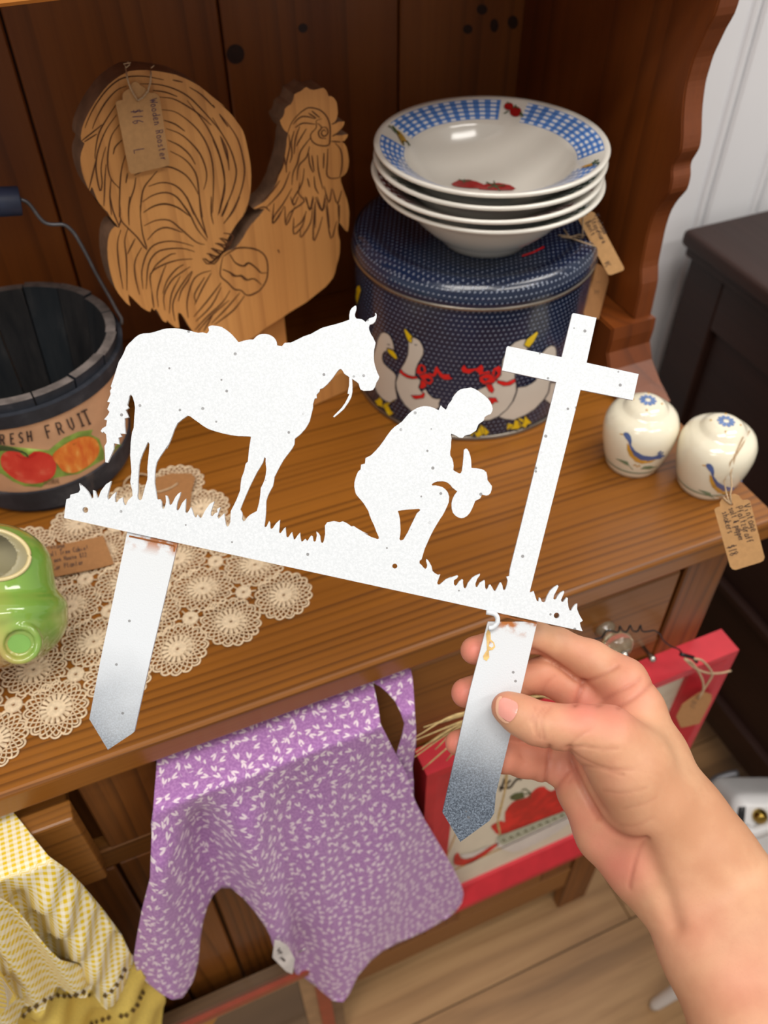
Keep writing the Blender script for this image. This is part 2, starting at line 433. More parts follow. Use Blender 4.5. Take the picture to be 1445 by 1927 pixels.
M['twine'] = material('twine', soft((188, 160, 126), 0.2, 900), 0.9)
M['burn'] = material('burned_line', soft((84, 46, 16), 0.25, 300), 0.8)
M['porcelain'] = material('white_porcelain', soft((222, 218, 208), 0.02, 20), 0.14, 0.5, coat=0.5)
def bowl_band(c1, c0):
    def f():
        u, v, _ = sep(coord('UV'))
        seg = (u * 4.0 + 0.457).fract(); on = seg.gt(0.085) * seg.lt(0.915) * v.gt(0.56) * v.lt(0.82)
        a = (u * 52.0).fract().gt(0.5); b = ((v - 0.55) * (5.0 / 0.27) + 0.15).fract().gt(0.5)
        white = a * b
        c = mix(a.max(b) * 1.0, lin(c0), lin(c1)); c = mix(white, c, lin((232, 234, 238)))
        return mix(on, lin((222, 218, 208)), c)
    return f
M['bowl_blue'] = material('blue_check_band', bowl_band((96, 142, 208), (72, 116, 190)), 0.14, 0.5, coat=0.5)
M['bowl_green'] = material('green_check_band', bowl_band((62, 92, 78), (44, 74, 62)), 0.14, 0.5, coat=0.5)
M['bowl_red'] = material('red_check_band', bowl_band((134, 62, 62), (112, 42, 46)), 0.14, 0.5, coat=0.5)
def dots(mode):
    def f():
        if mode == 'top': x, y, z = sep(coord()); a = x * 235.0; b = y * 235.0
        else:
            u, v, _ = sep(coord('UV')); a = u * 152.0; b = sep(coord())[2] * 235.0
        row = b.floor(); a2 = a + (row * 0.5).fract() - 0.0
        fx = a2.fract() - 0.5; fy = b.fract() - 0.5
        d = (fx * fx + fy * fy).sqrt(); dot = 1.0 - d.step(0.12, 0.26)
        fx2 = fx - 0.06; fy2 = fy + 0.13; d2 = (fx2 * fx2 + fy2 * fy2).sqrt()
        cres = (dot * d2.step(0.10, 0.26)).min(1.0)
        c = mix(noise(coord(), 18, 2).step(0.3, 0.7), lin((8, 24, 50)), lin((16, 36, 66)))
        c = mix(cres * 0.75, c, lin((176, 186, 204)))
        return {'Base Color': c, 'Normal': bump(dot, 0.5, 0.0006)}
    return f
M['tin_side'] = material('navy_dotted_tin_side', dots('side'), 0.22, 0.5, coat=0.4)
M['tin_top'] = material('navy_dotted_tin_top', dots('top'), 0.22, 0.5, coat=0.4)
M['steel'] = material('bare_steel_rim', soft((150, 140, 128), 0.1, 100), 0.3, metal=0.9)
M['goose'] = material('goose_white_print', soft((206, 198, 186), 0.03, 30), 0.25, coat=0.3)
M['yellow'] = material('yellow_print', soft((222, 188, 20), 0.04, 60), 0.25, coat=0.3)
M['red_print'] = material('red_ribbon_print', soft((212, 28, 30), 0.06, 60), 0.25, coat=0.3)
M['outline'] = material('print_outline', soft((58, 56, 62)), 0.4)
M['tomato'] = material('tomato_red_print', soft((156, 24, 26), 0.2, 120), 0.2, coat=0.4)
M['leaf'] = material('leaf_green_print', soft((58, 84, 50), 0.2, 120), 0.25, coat=0.4)
M['corn'] = material('corn_ochre_print', soft((176, 140, 60), 0.2, 120), 0.25, coat=0.4)
M['cream'] = material('cream_glaze', soft((236, 228, 204), 0.02, 12), 0.12, 0.5, coat=0.6)
M['bird_blue'] = material('bird_blue_print', soft((74, 96, 150), 0.15, 120), 0.2, coat=0.5)
M['bird_ochre'] = material('bird_ochre_print', soft((206, 154, 52), 0.15, 120), 0.2, coat=0.5)
M['flower_blue'] = material('flower_blue_print', soft((96, 128, 184), 0.15, 150), 0.2, coat=0.5)
M['sage'] = material('sage_green_print', soft((116, 140, 108), 0.15, 150), 0.2, coat=0.5)
def bucket_mat():
    p = coord(); n = noise(scl(p, (40, 40, 8)), 1.0, 5, 0.65); n2 = noise(p, 26, 4, 0.7); o = objrand()
    c = ramp(n2, [(0.35, lin((32, 34, 38))), (0.55, lin((50, 52, 58))), (0.72, lin((84, 84, 88)))])
    c = mix(n.step(0.62, 0.75) * 0.5, c, lin((104, 92, 84))); c = mix(o * 0.3, c, lin((30, 40, 58)))
    return {'Base Color': c, 'Normal': bump(n, 0.4, 0.001)}
M['bucket'] = material('blackened_bucket_wood', bucket_mat, 0.6, 0.35)
def bucket_in():
    p = coord(); n2 = noise(scl(p, (60, 60, 10)), 1.0, 4, 0.7); o = objrand()
    c = ramp(n2, [(0.35, lin((34, 34, 36))), (0.6, lin((52, 50, 50))), (0.8, lin((84, 78, 74)))])
    return {'Base Color': mix(o * 0.4, c, lin((34, 52, 62))), 'Normal': bump(n2, 0.3, 0.001)}
M['bucket_in'] = material('bucket_inside_wood', bucket_in, 0.7, 0.3)
M['rimtop'] = material('worn_bucket_rim', soft((112, 104, 100), 0.35, 90), 0.7)
M['label_paper'] = material('bucket_label_paper', soft((206, 160, 124), 0.1, 50), 0.5)
def apple(): return ramp(noise(scl(coord(), (60, 60, 40)), 1.0, 4), [(0.3, lin((206, 40, 34))), (0.55, lin((222, 66, 52))), (0.75, lin((236, 140, 110)))])
M['apple'] = material('apple_red_print', apple, 0.5)
def orange(): return ramp(noise(scl(coord(), (200, 200, 60)), 1.0, 4), [(0.3, lin((216, 96, 34))), (0.55, lin((230, 134, 52))), (0.75, lin((240, 186, 100)))])
M['orange'] = material('orange_print', orange, 0.5)
M['label_green'] = material('label_green_print', soft((136, 164, 72), 0.3, 80), 0.6)
M['handle_grip'] = material('blue_black_grip', soft((44, 54, 78), 0.25, 60), 0.5)
M['wire'] = material('grey_steel_wire', soft((116, 116, 120), 0.2, 100), 0.4, metal=0.6)
M['wire_black'] = material('black_wire', soft((36, 34, 36)), 0.4, metal=0.4)
M['lace'] = material('ecru_crochet_cotton', soft((226, 204, 172), 0.10, 500, 0.3), 0.85, 0.2)
def glaze():
    p = coord(); n = noise(p, 9, 3, 0.5, 0.3); x, y, z = sep(coord('Generated'))
    t = (x * 1.0 + (n - 0.5) * 0.9)
    c = ramp(t, [(0.42, lin((190, 140, 86))), (0.60, lin((176, 178, 92))), (0.74, lin((134, 174, 76))), (0.95, lin((116, 160, 66)))])
    c = mix(noise(p, 30, 3).step(0.5, 0.75) * 0.45, c, lin((196, 196, 120)))
    return {'Base Color': c}
M['glaze'] = material('green_pottery_glaze', glaze, 0.1, 0.5, coat=0.7)
M['glaze_in'] = material('pottery_inside', soft((158, 150, 116), 0.1, 20), 0.4)
M['glaze_disc'] = material('green_glaze_disc', soft((128, 176, 84), 0.08, 30), 0.12, coat=0.7)
M['glaze_lip'] = material('pottery_bare_lip', soft((222, 204, 150), 0.08, 60), 0.3, coat=0.3)
def lilac():
    p = coord('UV'); K = 122.0; v = voro(p, K, 0.7); pos = X(v.outputs['Position']); r, g, b = sep(X(v.outputs['Color']))
    m2 = X.nt.nodes.new('ShaderNodeVectorMath'); m2.operation = 'SUBTRACT'; X.nt.links.new(p.v, m2.inputs[0]); X.nt.links.new(pos.v, m2.inputs[1])
    dx, dy, _ = sep(scl(X(m2.outputs[0]), (K, K, K)))
    th = r * 6.283; c_, s_ = th.cos(), th.sin(); a = dx * c_ + dy * s_; bb = dy * c_ - dx * s_
    e1 = ((a - 0.04).pow(2) * 9.0 + (bb - 0.09 - a * 0.18).pow(2) * 80.0); e2 = ((a + 0.06).pow(2) * 14.0 + (bb + 0.13 + a * 0.30).pow(2) * 90.0)
    leaf = 1.0 - (e1.min(e2)).step(0.55, 1.0); st = 1.0 - ((bb.pow(2) * 700.0) + (a + 0.36).pow(2) * 22.0).step(0.5, 1.1)
    net = noise(p, 520, 2)
    c = mix(net.step(0.4, 0.65), lin((166, 114, 176)), lin((188, 138, 194))); c = mix((leaf.max(st * 0.55)).min(1.0) * 0.92, c, lin((242, 226, 234)))
    return {'Base Color': c, 'Normal': bump(noise(p, 1500, 2), 0.15, 0.0003)}
M['lilac'] = material('lilac_leaf_cotton', lilac, 0.85, 0.15, Sheen_Weight=0.2)
def gingham():
    u, v, _ = sep(coord('UV')); a = (u * 215.0).fract().gt(0.5); b = (v * 300.0).fract().gt(0.5)
    s = a + b
    c = mix((s * 0.5), lin((240, 232, 214)), lin((232, 208, 90))); c = mix(a * b, c, lin((226, 192, 40)))
    return {'Base Color': c, 'Normal': bump(noise(coord('UV'), 900, 2), 0.15, 0.0004)}
M['gingham'] = material('yellow_gingham_cotton', gingham, 0.85, 0.15)
M['yellow_band'] = material('plain_yellow_cotton', soft((222, 194, 96), 0.08, 600, 0.2), 0.85)
M['eyelet'] = material('eyelet_dark', soft((96, 72, 20)), 0.9)
M['red_paint'] = material('red_painted_wood', soft((192, 40, 52), 0.08, 50), 0.45)
M['canvas'] = material('cream_print_board', soft((222, 212, 190), 0.04, 40), 0.6)
M['pot_white'] = material('white_enamel_print', soft((220, 214, 206), 0.05, 60), 0.5)
M['sage_band'] = material('grey_green_band_print', soft((176, 178, 156), 0.08, 90), 0.6)
M['cherry'] = material('cherry_red_print', soft((208, 38, 36), 0.25, 60), 0.4)
M['straw'] = material('dried_straw', soft((204, 176, 120), 0.2, 200), 0.8)
M['glass'] = material('clear_glass_knob', soft((214, 204, 176), 0.05), 0.08, 0.5, Transmission_Weight=0.85)
M['nickel'] = material('nickel', soft((190, 186, 178)), 0.25, metal=1.0)
M['white_gloss'] = material('white_gloss_paint', soft((226, 226, 226), 0.04, 20), 0.25)
M['black'] = material('black_gloss', soft((20, 20, 22)), 0.3)
M['brass'] = material('brass', soft((176, 146, 70)), 0.2, metal=1.0)
M['label_cloth'] = material('white_label', soft((214, 208, 204)), 0.7)
M['gourd'] = material('orange_brown_gourd', soft((182, 126, 50), 0.15, 40), 0.4)
M['knot'] = material('wood_knot', soft((52, 26, 10), 0.2, 200), 0.5)
def skin():
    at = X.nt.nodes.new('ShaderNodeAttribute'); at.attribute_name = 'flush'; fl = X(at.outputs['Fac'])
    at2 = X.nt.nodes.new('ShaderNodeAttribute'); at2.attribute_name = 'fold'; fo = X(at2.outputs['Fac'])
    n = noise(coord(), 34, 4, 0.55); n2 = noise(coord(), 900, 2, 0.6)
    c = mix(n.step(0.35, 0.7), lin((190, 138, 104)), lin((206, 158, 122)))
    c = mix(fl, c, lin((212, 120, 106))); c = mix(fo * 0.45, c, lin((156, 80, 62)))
    c = mix(n2.step(0.55, 0.8) * 0.12, c, lin((168, 108, 82)))
    return {'Base Color': c, 'Normal': bump(n2, 0.12, 0.0004)}
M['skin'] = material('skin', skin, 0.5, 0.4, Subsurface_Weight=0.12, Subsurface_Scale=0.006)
M['skin'].node_tree.nodes['Principled BSDF'].inputs['Subsurface Radius'].default_value = (1.0, 0.35, 0.2)
M['nail'] = material('finger_nail', soft((222, 150, 136), 0.05, 60), 0.25, 0.5, coat=0.4)
M['nail_tip'] = material('nail_tip', soft((226, 176, 146), 0.03, 60), 0.3, 0.5, coat=0.3)
# ------------------------------------------------------------------ room shell
FZ = -CT
t = structure('floor')
box('subfloor', -2.2, 2.6, -1.6, 0.95, FZ - 0.05, FZ - 0.004, M['black'], t, 0)
proto = {}
y = 0.272 - 0.19 * 5; r = 0
while y < 0.90:
    x = -1.6 + (r * 0.47) % 0.9; first = True
    while x < 1.9:
        L = 1.1
        if 0.26 < y < 0.29: x = 0.494 - 1.1 * 2 if first else x
        if -0.9 < y: box('floor_plank', x + 0.0008, x + L - 0.0008, y + 0.0008, y + 0.1892, FZ - 0.004, FZ, M['floor'], t, 0.0006)
        x += L; first = False
    y += 0.19; r += 1
t = structure('wall_back')
box('wall_core', -2.2, 2.6, 0.822, 0.90, FZ, 1.75, M['white_wall'], t, 0)
gx = [AY(1432, 0, 0.80).x, AY(1445, 318, 0.80).x]
bw = gx[1] - gx[0]
def bead_board(x0, x1):
    bm = bmesh.new(); yy = 0.804
    prof = [(x0 + 0.001, 0.818), (x0 + 0.001, yy + 0.003), (x0 + 0.004, yy), (x1 - 0.022, yy), (x1 - 0.019, yy + 0.006), (x1 - 0.016, yy + 0.006), (x1 - 0.013, yy + 0.001), (x1 - 0.009, yy - 0.0005), (x1 - 0.005, yy + 0.001), (x1 - 0.001, yy + 0.006), (x1 - 0.001, 0.818)]
    lo = [bm.verts.new((a, b, 0.0)) for a, b in prof]; hi = [bm.verts.new((a, b, CT + 1.70)) for a, b in prof]
    for i in range(len(prof) - 1): bm.faces.new((lo[i], lo[i + 1], hi[i + 1], hi[i]))
    bm.faces.new(hi); bm.faces.new(lo[::-1])
    bmesh.ops.recalc_face_normals(bm, faces=bm.faces[:])
    return bm_obj('wall_board', bm, M['white_wall'], t)
for k in range(-2, 9): bead_board(gx[0] + (k - 1) * bw + 0.012, gx[0] + k * bw + 0.012)
# ------------------------------------------------------------------ hutch
XR = 0.477; YF = 0.316; YB = 0.77; XL = -0.62
hutch = thing('hutch', 'honey-brown pine hutch with scalloped side, plank back and wooden counter holding the wares', 'cabinet', (0, 0.55, 0))
box('counter_top', XL, XR, YF, YB + 0.02, -0.024, 0, M['counter'], hutch, 0.0035, 3)
seams = [-0.34, -0.165, 0.0145, 0.180, 0.340, 0.484]
for a, b in zip(seams[:-1], seams[1:]):
    bo = box('back_board', a + 0.0009, b - 0.0009, YB, YB + 0.012, 0, 0.66, M['back'], hutch, 0.0015)
box('back_board', -0.62, -0.3415, YB, YB + 0.012, 0, 0.66, M['back'], hutch, 0.0015)
box('back_backing', XL, 0.49, YB + 0.012, YB + 0.016, 0, 0.66, M['ink'], hutch, 0)
# knots on the back boards
sB = plane_surf((0, YB, CT), (0, -1, 0), 0.0004)
kn = [disc_px(443, 102, 17, 14, 19), disc_px(570, 53, 9), disc_px(880, 55, 9), disc_px(930, 48, 8, 12, 13), disc_px(907, 18, 10), disc_px(965, 42, 10, 12, 13)]
for k_ in kn: decal('knot', [k_], sB, M['knot'], hutch)
# scalloped side panel: outline of its front edge read in the plane x = 0.462
XS = 0.466; TH = 0.019
fe = C(1200, 0, 4.188, [(680, -140), (640, 0), (600, 130), (540, 240), (480, 370), (440, 460), (410, 560), (385, 650), (370, 740), (358, 850), (352, 960), (350, 1080), (340, 1180), (322, 1225), (300, 1262), (278, 1300), (268, 1350), (270, 1400), (262, 1460), (240, 1530), (180, 1600), (130, 1680), (100, 1760), (75, 1850), (60, 1927)])
fe += C(1000, 340, 6.02, [(1262, 870), (1240, 1000), (1238, 1180), (1200, 1380), (1150, 1620), (1105, 1830)])
fe = smooth_line(fe, 2)
sX = plane_surf((XS, 0, CT), (-1, 0, 0))
pr = [sX(*p) for p in fe]; zc = 0.062 + CT
pr = [p for p in pr if p.z > zc + 0.002]
pr = [(p.y, p.z) for p in pr]
top = 0.66 + CT
poly = [(YB, top), (pr[0][0] - 0.05, top)] + pr + [(pr[-1][0], zc), (YB, zc)]
def panel_x(name, poly, x0, x1, mat, parent, bev=0.0):
    bm = bmesh.new(); a = [bm.verts.new((x0, y, z)) for y, z in poly]; b = [bm.verts.new((x1, y, z)) for y, z in poly]
    n = len(poly); bm.faces.new(a); bm.faces.new(b[::-1])
    for i in range(n): bm.faces.new((a[i], a[(i + 1) % n], b[(i + 1) % n], b[i]))
    bmesh.ops.recalc_face_normals(bm, faces=bm.faces[:])
    if bev:
        ed = [e for e in bm.edges if abs(e.verts[0].co.x - e.verts[1].co.x) < 1e-6]
        bmesh.ops.bevel(bm, geom=ed, offset=bev, segments=2, affect='EDGES')
    return bm_obj(name, bm, mat, parent)
panel_x('side_panel', poly, XS, XS + TH, M['side'], hutch, 0.0012)
yq = pr[-1][0]
foot = [(YB, 0.062 + CT), (yq - 0.006, 0.062 + CT), (yq - 0.007, 0.05 + CT), (yq - 0.006, 0.036 + CT), (yq - 0.014, 0.022 + CT), (yq - 0.032, 0.009 + CT), (yq - 0.052, 0.0 + CT), (YB, 0.0 + CT)]
panel_x('side_foot', foot, 0.4395, XS + TH + 0.002, M['side'], hutch, 0.0015)
sh = box('upper_shelf', XL, XS, 0.50, YB, 0.372, 0.392, M['shelf'], hutch, 0.002)
va = box('shelf_edge', XL, -0.0, 0.50, 0.516, 0.372, 0.392, M['shelf'], hutch, 0.002)
# base cabinet
YC = 0.342                                    # front face of the carcass
box('base_side', 0.432, 0.452, YC, YB, FZ + 0.0, -0.024, M['basev'], hutch, 0.001)
box('stile', 0.405, 0.4515, YC - 0.016, YC, FZ, -0.024, M['basev'], hutch, 0.0015)
box('top_rail', -0.60, 0.405, YC - 0.012, YC, -0.036, -0.024, M['base'], hutch, 0.001)
box('mid_rail', -0.60, 0.405, YC - 0.014, YC, -0.165, -0.137, M['base'], hutch, 0.0015)
box('stile', -0.087, -0.033, YC - 0.014, YC, -0.137, -0.036, M['basev'], hutch, 0.0015)
box('stile', -0.087, -0.033, YC - 0.014, YC, -0.66, -0.165, M['basev'], hutch, 0.0015)
box('bottom_rail', -0.60, 0.405, YC - 0.014, YC, -0.72, -0.66, M['base'], hutch, 0.0015)
box('base_back', -0.6, 0.44, 0.60, 0.61, FZ + 0.1, -0.03, M['basev'], hutch, 0)
def drawer(x0, x1, out, z0=-0.135, z1=-0.038, kn=None):
    yf = YC - 0.014 - out
    d = box('drawer', x0, x1, yf, yf + 0.016, z0, z1, M['base'], hutch, 0.002, 2)
    box('drawer_lip', x0 + 0.003, x1 - 0.003, yf + 0.014, yf + 0.10, z1 - 0.018, z1 - 0.004, M['base'], d, 0.001)
    return d
drawer(-0.42, -0.092, 0.022)
dr = drawer(-0.029, 0.398, 0.004)
def door(x0, x1):
    z0, z1 = -0.656, -0.168; y1 = YC - 0.002
    d = box('door', x0, x1, y1, y1 + 0.01, z0, z1, M['basev'], hutch, 0.001)
    f = y1 - 0.012; wv = 0.046
    box('door_stile', x0, x0 + wv, f, y1 + 0.001, z0, z1, M['basev'], d, 0.0015)
    box('door_stile', x1 - wv, x1, f, y1 + 0.001, z0, z1, M['basev'], d, 0.0015)
    box('door_rail', x0 + wv, x1 - wv, f, y1 + 0.001, z1 - wv, z1, M['base'], d, 0.0015)
    box('door_rail', x0 + wv, x1 - wv, f, y1 + 0.001, z0, z0 + wv, M['base'], d, 0.0015)
door(-0.40, -0.090); door(-0.030, 0.186); door(0.189, 0.402)
# tapered foot bracket under the stile
bm = bmesh.new(); bmesh.ops.create_cube(bm, size=1)
for v in bm.verts:
    k = 0.7 if v.co.z < 0 else 1.0
    v.co = Vector((0.430 + v.co.x * 0.05 * k, YC + 0.012 + v.co.y * 0.05 * k, FZ + 0.04 + v.co.z * 0.08 + CT))
bm_obj('foot', bm, M['basev'], hutch)
# glass drawer knob
kc = AY(1152, 1203, YC - 0.03)
prof = [(0.0, -0.014), (0.008, -0.0135), (0.0125, -0.010), (0.014, -0.004), (0.012, 0.001), (0.007, 0.004), (0.0065, 0.008), (0.009, 0.010), (0.009, 0.014)]
def lathe_y(name, prof, c, mat, parent, n=24, smooth=True):
    vs, fs, uv = lathe_data(prof, (0, 0, 0), n); vs = [Vector((c[0] + v.x, c[1] + v.z, c[2] + v.y)) for v in vs]
    return mesh_obj(name, vs, [f[::-1] for f in fs], mat, parent, smooth)
kd = lathe_y('knob', prof, (kc.x, YC - 0.016 - 0.016, kc.z), M['glass'], dr, 16)
lathe_y('knob_screw', [(0.0, -0.019), (0.0025, -0.018), (0.0035, -0.015), (0.0035, -0.012)], (kc.x, YC - 0.016 - 0.016, kc.z), M['nickel'], kd)
kc2 = AY(1229, 1242, YC - 0.03)
lathe_y('latch_pin', [(0, -0.012), (0.003, -0.011), (0.0035, -0.008), (0.002, -0.004), (0.002, 0.016)], (kc2.x, YC - 0.02, kc2.z), M['nickel'], hutch)
# ------------------------------------------------------------------ dark dresser on the right
dx = 0.735; dtop = -0.024
dz = thing('dresser', 'dark brown wooden dresser with panelled side standing right of the hutch', 'dresser', (dx + 0.3, 0.5, 0))
box('dresser_top', dx - 0.006, dx + 0.62, 0.10, 0.775, dtop - 0.022, dtop, M['dark_wood'], dz, 0.007, 3)
box('top_moulding', dx + 0.002, dx + 0.60, 0.115, 0.770, dtop - 0.036, dtop - 0.022, M['dark_wood'], dz, 0.004, 2)
box('side_panel', dx + 0.020, dx + 0.04, 0.13, 0.765, -0.70, dtop - 0.036, M['dark_wood'], dz, 0.001)
box('side_stile', dx + 0.010, dx + 0.024, 0.70, 0.765, FZ, dtop - 0.036, M['dark_wood'], dz, 0.002)
box('side_stile', dx + 0.010, dx + 0.024, 0.125, 0.19, FZ, dtop - 0.036, M['dark_wood'], dz, 0.002)
box('side_rail', dx + 0.010, dx + 0.024, 0.19, 0.70, -0.13, dtop - 0.036, M['dark_wood'], dz, 0.002)
box('side_rail', dx + 0.010, dx + 0.024, 0.19, 0.70, -0.475, -0.455, M['dark_wood'], dz, 0.004)
box('side_rail', dx + 0.010, dx + 0.024, 0.19, 0.70, -0.72, -0.655, M['dark_wood'], dz, 0.003)
box('side_batten', dx + 0.012, dx + 0.024, 0.42, 0.435, -0.455, -0.13, M['dark_wood'], dz, 0.003)
box('front', dx + 0.024, dx + 0.6, 0.12, 0.14, -0.74, dtop - 0.036, M['dark_wood'], dz, 0.002)
box('back', dx + 0.024, dx + 0.6, 0.755, 0.765, FZ, dtop - 0.036, M['dark_wood'], dz, 0)
# ------------------------------------------------------------------ white metal yard sign
SD = 0.400
sn = -RM[:, 2]; spt = AD(722.5, 963.5, SD)
def cA(p): return C(180, 560, 4.8167, p)
def cB(p): return C(460, 560, 4.8167, p)
def cC(p): return C(110, 820, 4.8167, p)
def cD(p): return C(400, 800, 4.8167, p)
def cE(p): return C(640, 700, 4.8167, p)
def cF(p): return C(600, 920, 4.8167, p)
def cG(p): return C(820, 920, 4.8167, p)
def cH(p): return C(920, 560, 4.8167, p)
out = cC([(50, 745), (62, 640), (72, 575), (103, 565), (108, 535), (180, 515), (197, 490), (188, 432), (235, 470), (270, 510), (302, 572), (316, 560), (313, 492), (330, 500), (352, 560), (362, 562), (385, 500), (430, 440), (478, 410), (462, 470), (440, 550), (448, 582), (470, 565), (495, 530), (522, 510), (510, 560), (512, 600), (530, 605), (550, 575), (580, 558), (585, 600), (600, 630), (612, 628), (630, 585), (672, 545), (668, 490), (650, 420), (662, 330), (656, 250), (650, 180), (655, 60)])
out += cA([(318, 1310), (330, 1220), (345, 1180), (350, 1080), (357, 1000), (350, 950), (335, 900), (320, 878), (305, 890), (297, 930), (285, 975), (300, 1000), (270, 1020), (298, 1085), (262, 1095), (262, 1160), (270, 1235), (222, 1232), (235, 1260), (205, 1270), (213, 1330), (165, 1320), (163, 1370)])
out += cC([(500, 120), (470, 190), (445, 245), (425, 240), (420, 150), (417, 95), (437, 60)])
out += cA([(100, 1300), (95, 1240), (70, 1215), (60, 1225), (45, 1210), (60, 1185), (95, 1165), (103, 1110), (75, 1105), (110, 1065), (125, 1035), (105, 1010), (130, 950), (105, 945), (125, 900), (135, 875), (130, 845), (145, 820), (137, 805), (160, 740), (185, 660), (210, 580), (235, 540), (258, 495), (275, 450), (300, 418), (330, 390), (355, 364), (380, 345), (405, 332), (430, 325), (490, 322), (545, 308), (600, 290), (640, 281), (680, 278), (720, 278), (760, 282), (850, 300), (930, 320), (970, 315), (1005, 325), (1020, 315), (1027, 298), (1022, 265), (1035, 256), (1060, 253), (1110, 258), (1145, 268), (1180, 290), (1212, 314), (1240, 340), (1268, 372), (1295, 405), (1345, 390), (1395, 380)])
out += cB([(80, 380), (110, 350), (133, 336), (160, 330), (190, 329), (220, 335), (245, 346), (265, 360), (280, 378), (290, 400), (295, 432), (318, 438), (340, 440), (352, 424), (365, 410), (420, 408), (470, 385), (540, 350), (600, 330), (700, 275), (760, 258), (830, 240), (890, 222), (950, 200), (950, 160), (957, 120), (975, 92), (1000, 74), (1012, 72), (1015, 90), (1012, 112), (1000, 148), (1003, 175), (1015, 190), (1060, 195), (1080, 206), (1098, 222), (1115, 200), (1135, 186), (1170, 176), (1187, 162), (1183, 140), (1190, 138), (1198, 155), (1197, 180), (1185, 215), (1165, 235), (1135, 245), (1128, 265), (1130, 290), (1145, 330), (1165, 360), (1188, 410), (1182, 440), (1175, 470), (1172, 530), (1175, 580), (1183, 620), (1200, 670), (1222, 720), (1212, 745), (1195, 770), (1185, 805), (1165, 835), (1140, 843), (1080, 845), (1050, 830), (1040, 800), (1035, 780), (1015, 762), (975, 735), (978, 780), (978, 850), (968, 900), (945, 945), (900, 1010), (850, 1055), (812, 1085), (803, 1078), (835, 1045), (880, 1000), (912, 955), (930, 920), (952, 872), (935, 870), (940, 835), (948, 800), (950, 720), (905, 690), (895, 672), (885, 655), (872, 646), (858, 650), (840, 670), (815, 705), (790, 740), (750, 785), (710, 820), (683, 830), (680, 850), (652, 880), (655, 910), (635, 915), (620, 965), (620, 1000), (612, 1030), (605, 1060), (590, 1120), (572, 1155), (550, 1190), (505, 1240), (455, 1280), (450, 1310)])
out += cD([(745, 130), (740, 175), (722, 210), (700, 240), (670, 278), (640, 320), (610, 372), (580, 430), (560, 470), (553, 520), (545, 555), (520, 600), (500, 642), (485, 690), (482, 800), (475, 870), (468, 920), (478, 925), (490, 918), (505, 885), (512, 870), (520, 885), (522, 935), (530, 942), (545, 935), (575, 890), (610, 858), (606, 920), (600, 972), (610, 980), (620, 975), (645, 940), (660, 925), (668, 1010), (675, 1018), (690, 1012), (706, 985), (720, 970), (726, 1000), (735, 1037), (748, 1034), (770, 1000), (792, 975), (796, 1020), (803, 1055), (815, 1055), (840, 1030), (850, 1045), (862, 1048), (878, 1020), (895, 1000), (908, 1012), (913, 1050), (922, 1058), (935, 1050), (945, 1000), (940, 965), (958, 978), (975, 1005), (978, 1040), (984, 1065), (998, 1068), (1008, 1050), (1020, 990), (1018, 910), (1040, 880), (1100, 870), (1150, 880), (1180, 872), (1215, 888), (1240, 905), (1255, 918), (1280, 915), (1305, 933), (1360, 965), (1410, 990)])
out += cF([(400, 395), (470, 435), (530, 455), (545, 450), (540, 430), (520, 385), (500, 330), (478, 285), (460, 240), (448, 200), (430, 170), (405, 130), (380, 100), (355, 72), (335, 45)])
out += cE([(150, 1130), (138, 1090), (128, 1040), (130, 1000), (140, 960), (152, 925), (165, 900), (185, 885), (190, 840), (225, 830), (230, 780), (280, 755), (320, 715), (360, 670), (400, 615), (430, 570), (460, 530), (490, 500), (525, 476), (560, 450), (590, 415), (620, 380), (655, 350), (700, 325), (730, 315), (760, 310), (790, 311), (820, 315), (855, 328), (892, 347), (902, 325), (912, 302), (935, 325), (958, 342), (968, 325), (980, 295), (1015, 250), (1018, 232), (1035, 210), (1060, 180), (1085, 160), (1120, 150), (1150, 147), (1185, 140), (1220, 153), (1250, 170), (1280, 192), (1310, 215), (1338, 240), (1360, 270), (1374, 300), (1382, 330), (1378, 355), (1365, 380), (1330, 395), (1310, 408), (1300, 440), (1280, 455), (1255, 472), (1245, 495), (1232, 530), (1210, 545), (1180, 565), (1150, 570), (1130, 577), (1110, 598), (1080, 595), (1040, 572), (1005, 558), (1003, 575), (1010, 600), (1005, 640), (1005, 680), (997, 720), (997, 755), (1015, 785), (1025, 820), (1028, 850), (1026, 890), (1050, 905), (1080, 920), (1095, 915), (1104, 895), (1112, 840), (1118, 770), (1122, 705), (1140, 692), (1155, 702), (1168, 725), (1180, 760), (1187, 800), (1190, 870), (1235, 873), (1280, 880), (1310, 893), (1325, 908), (1333, 940), (1335, 980), (1358, 1010), (1376, 1035), (1372, 1070), (1362, 1098), (1345, 1115), (1325, 1120), (1285, 1112), (1270, 1145), (1225, 1168), (1210, 1205), (1195, 1240), (1175, 1278), (1150, 1305), (1125, 1320), (1100, 1325), (1070, 1318), (1045, 1302), (1022, 1275), (1012, 1240), (1010, 1190), (1018, 1155), (1035, 1118), (1062, 1082), (1040, 1065), (1020, 1050), (1000, 1025), (980, 1007), (960, 996), (930, 990), (880, 992), (850, 1003), (830, 1018), (835, 1030), (865, 1028), (900, 1035), (930, 1045), (955, 1065), (975, 1090), (988, 1130), (984, 1180), (968, 1220), (950, 1260), (925, 1305)])
out += cF([(1100, 270), (1068, 322), (1040, 370), (1018, 412), (1000, 450), (978, 500), (960, 540), (945, 590), (930, 640), (912, 652), (912, 675), (930, 690), (950, 715), (965, 727), (978, 715), (982, 690), (972, 655), (974, 635), (988, 645), (1005, 672), (1020, 700), (1030, 745), (1052, 765), (1080, 780), (1100, 775), (1085, 815), (1072, 850), (1078, 868), (1095, 868), (1150, 820), (1200, 798)])
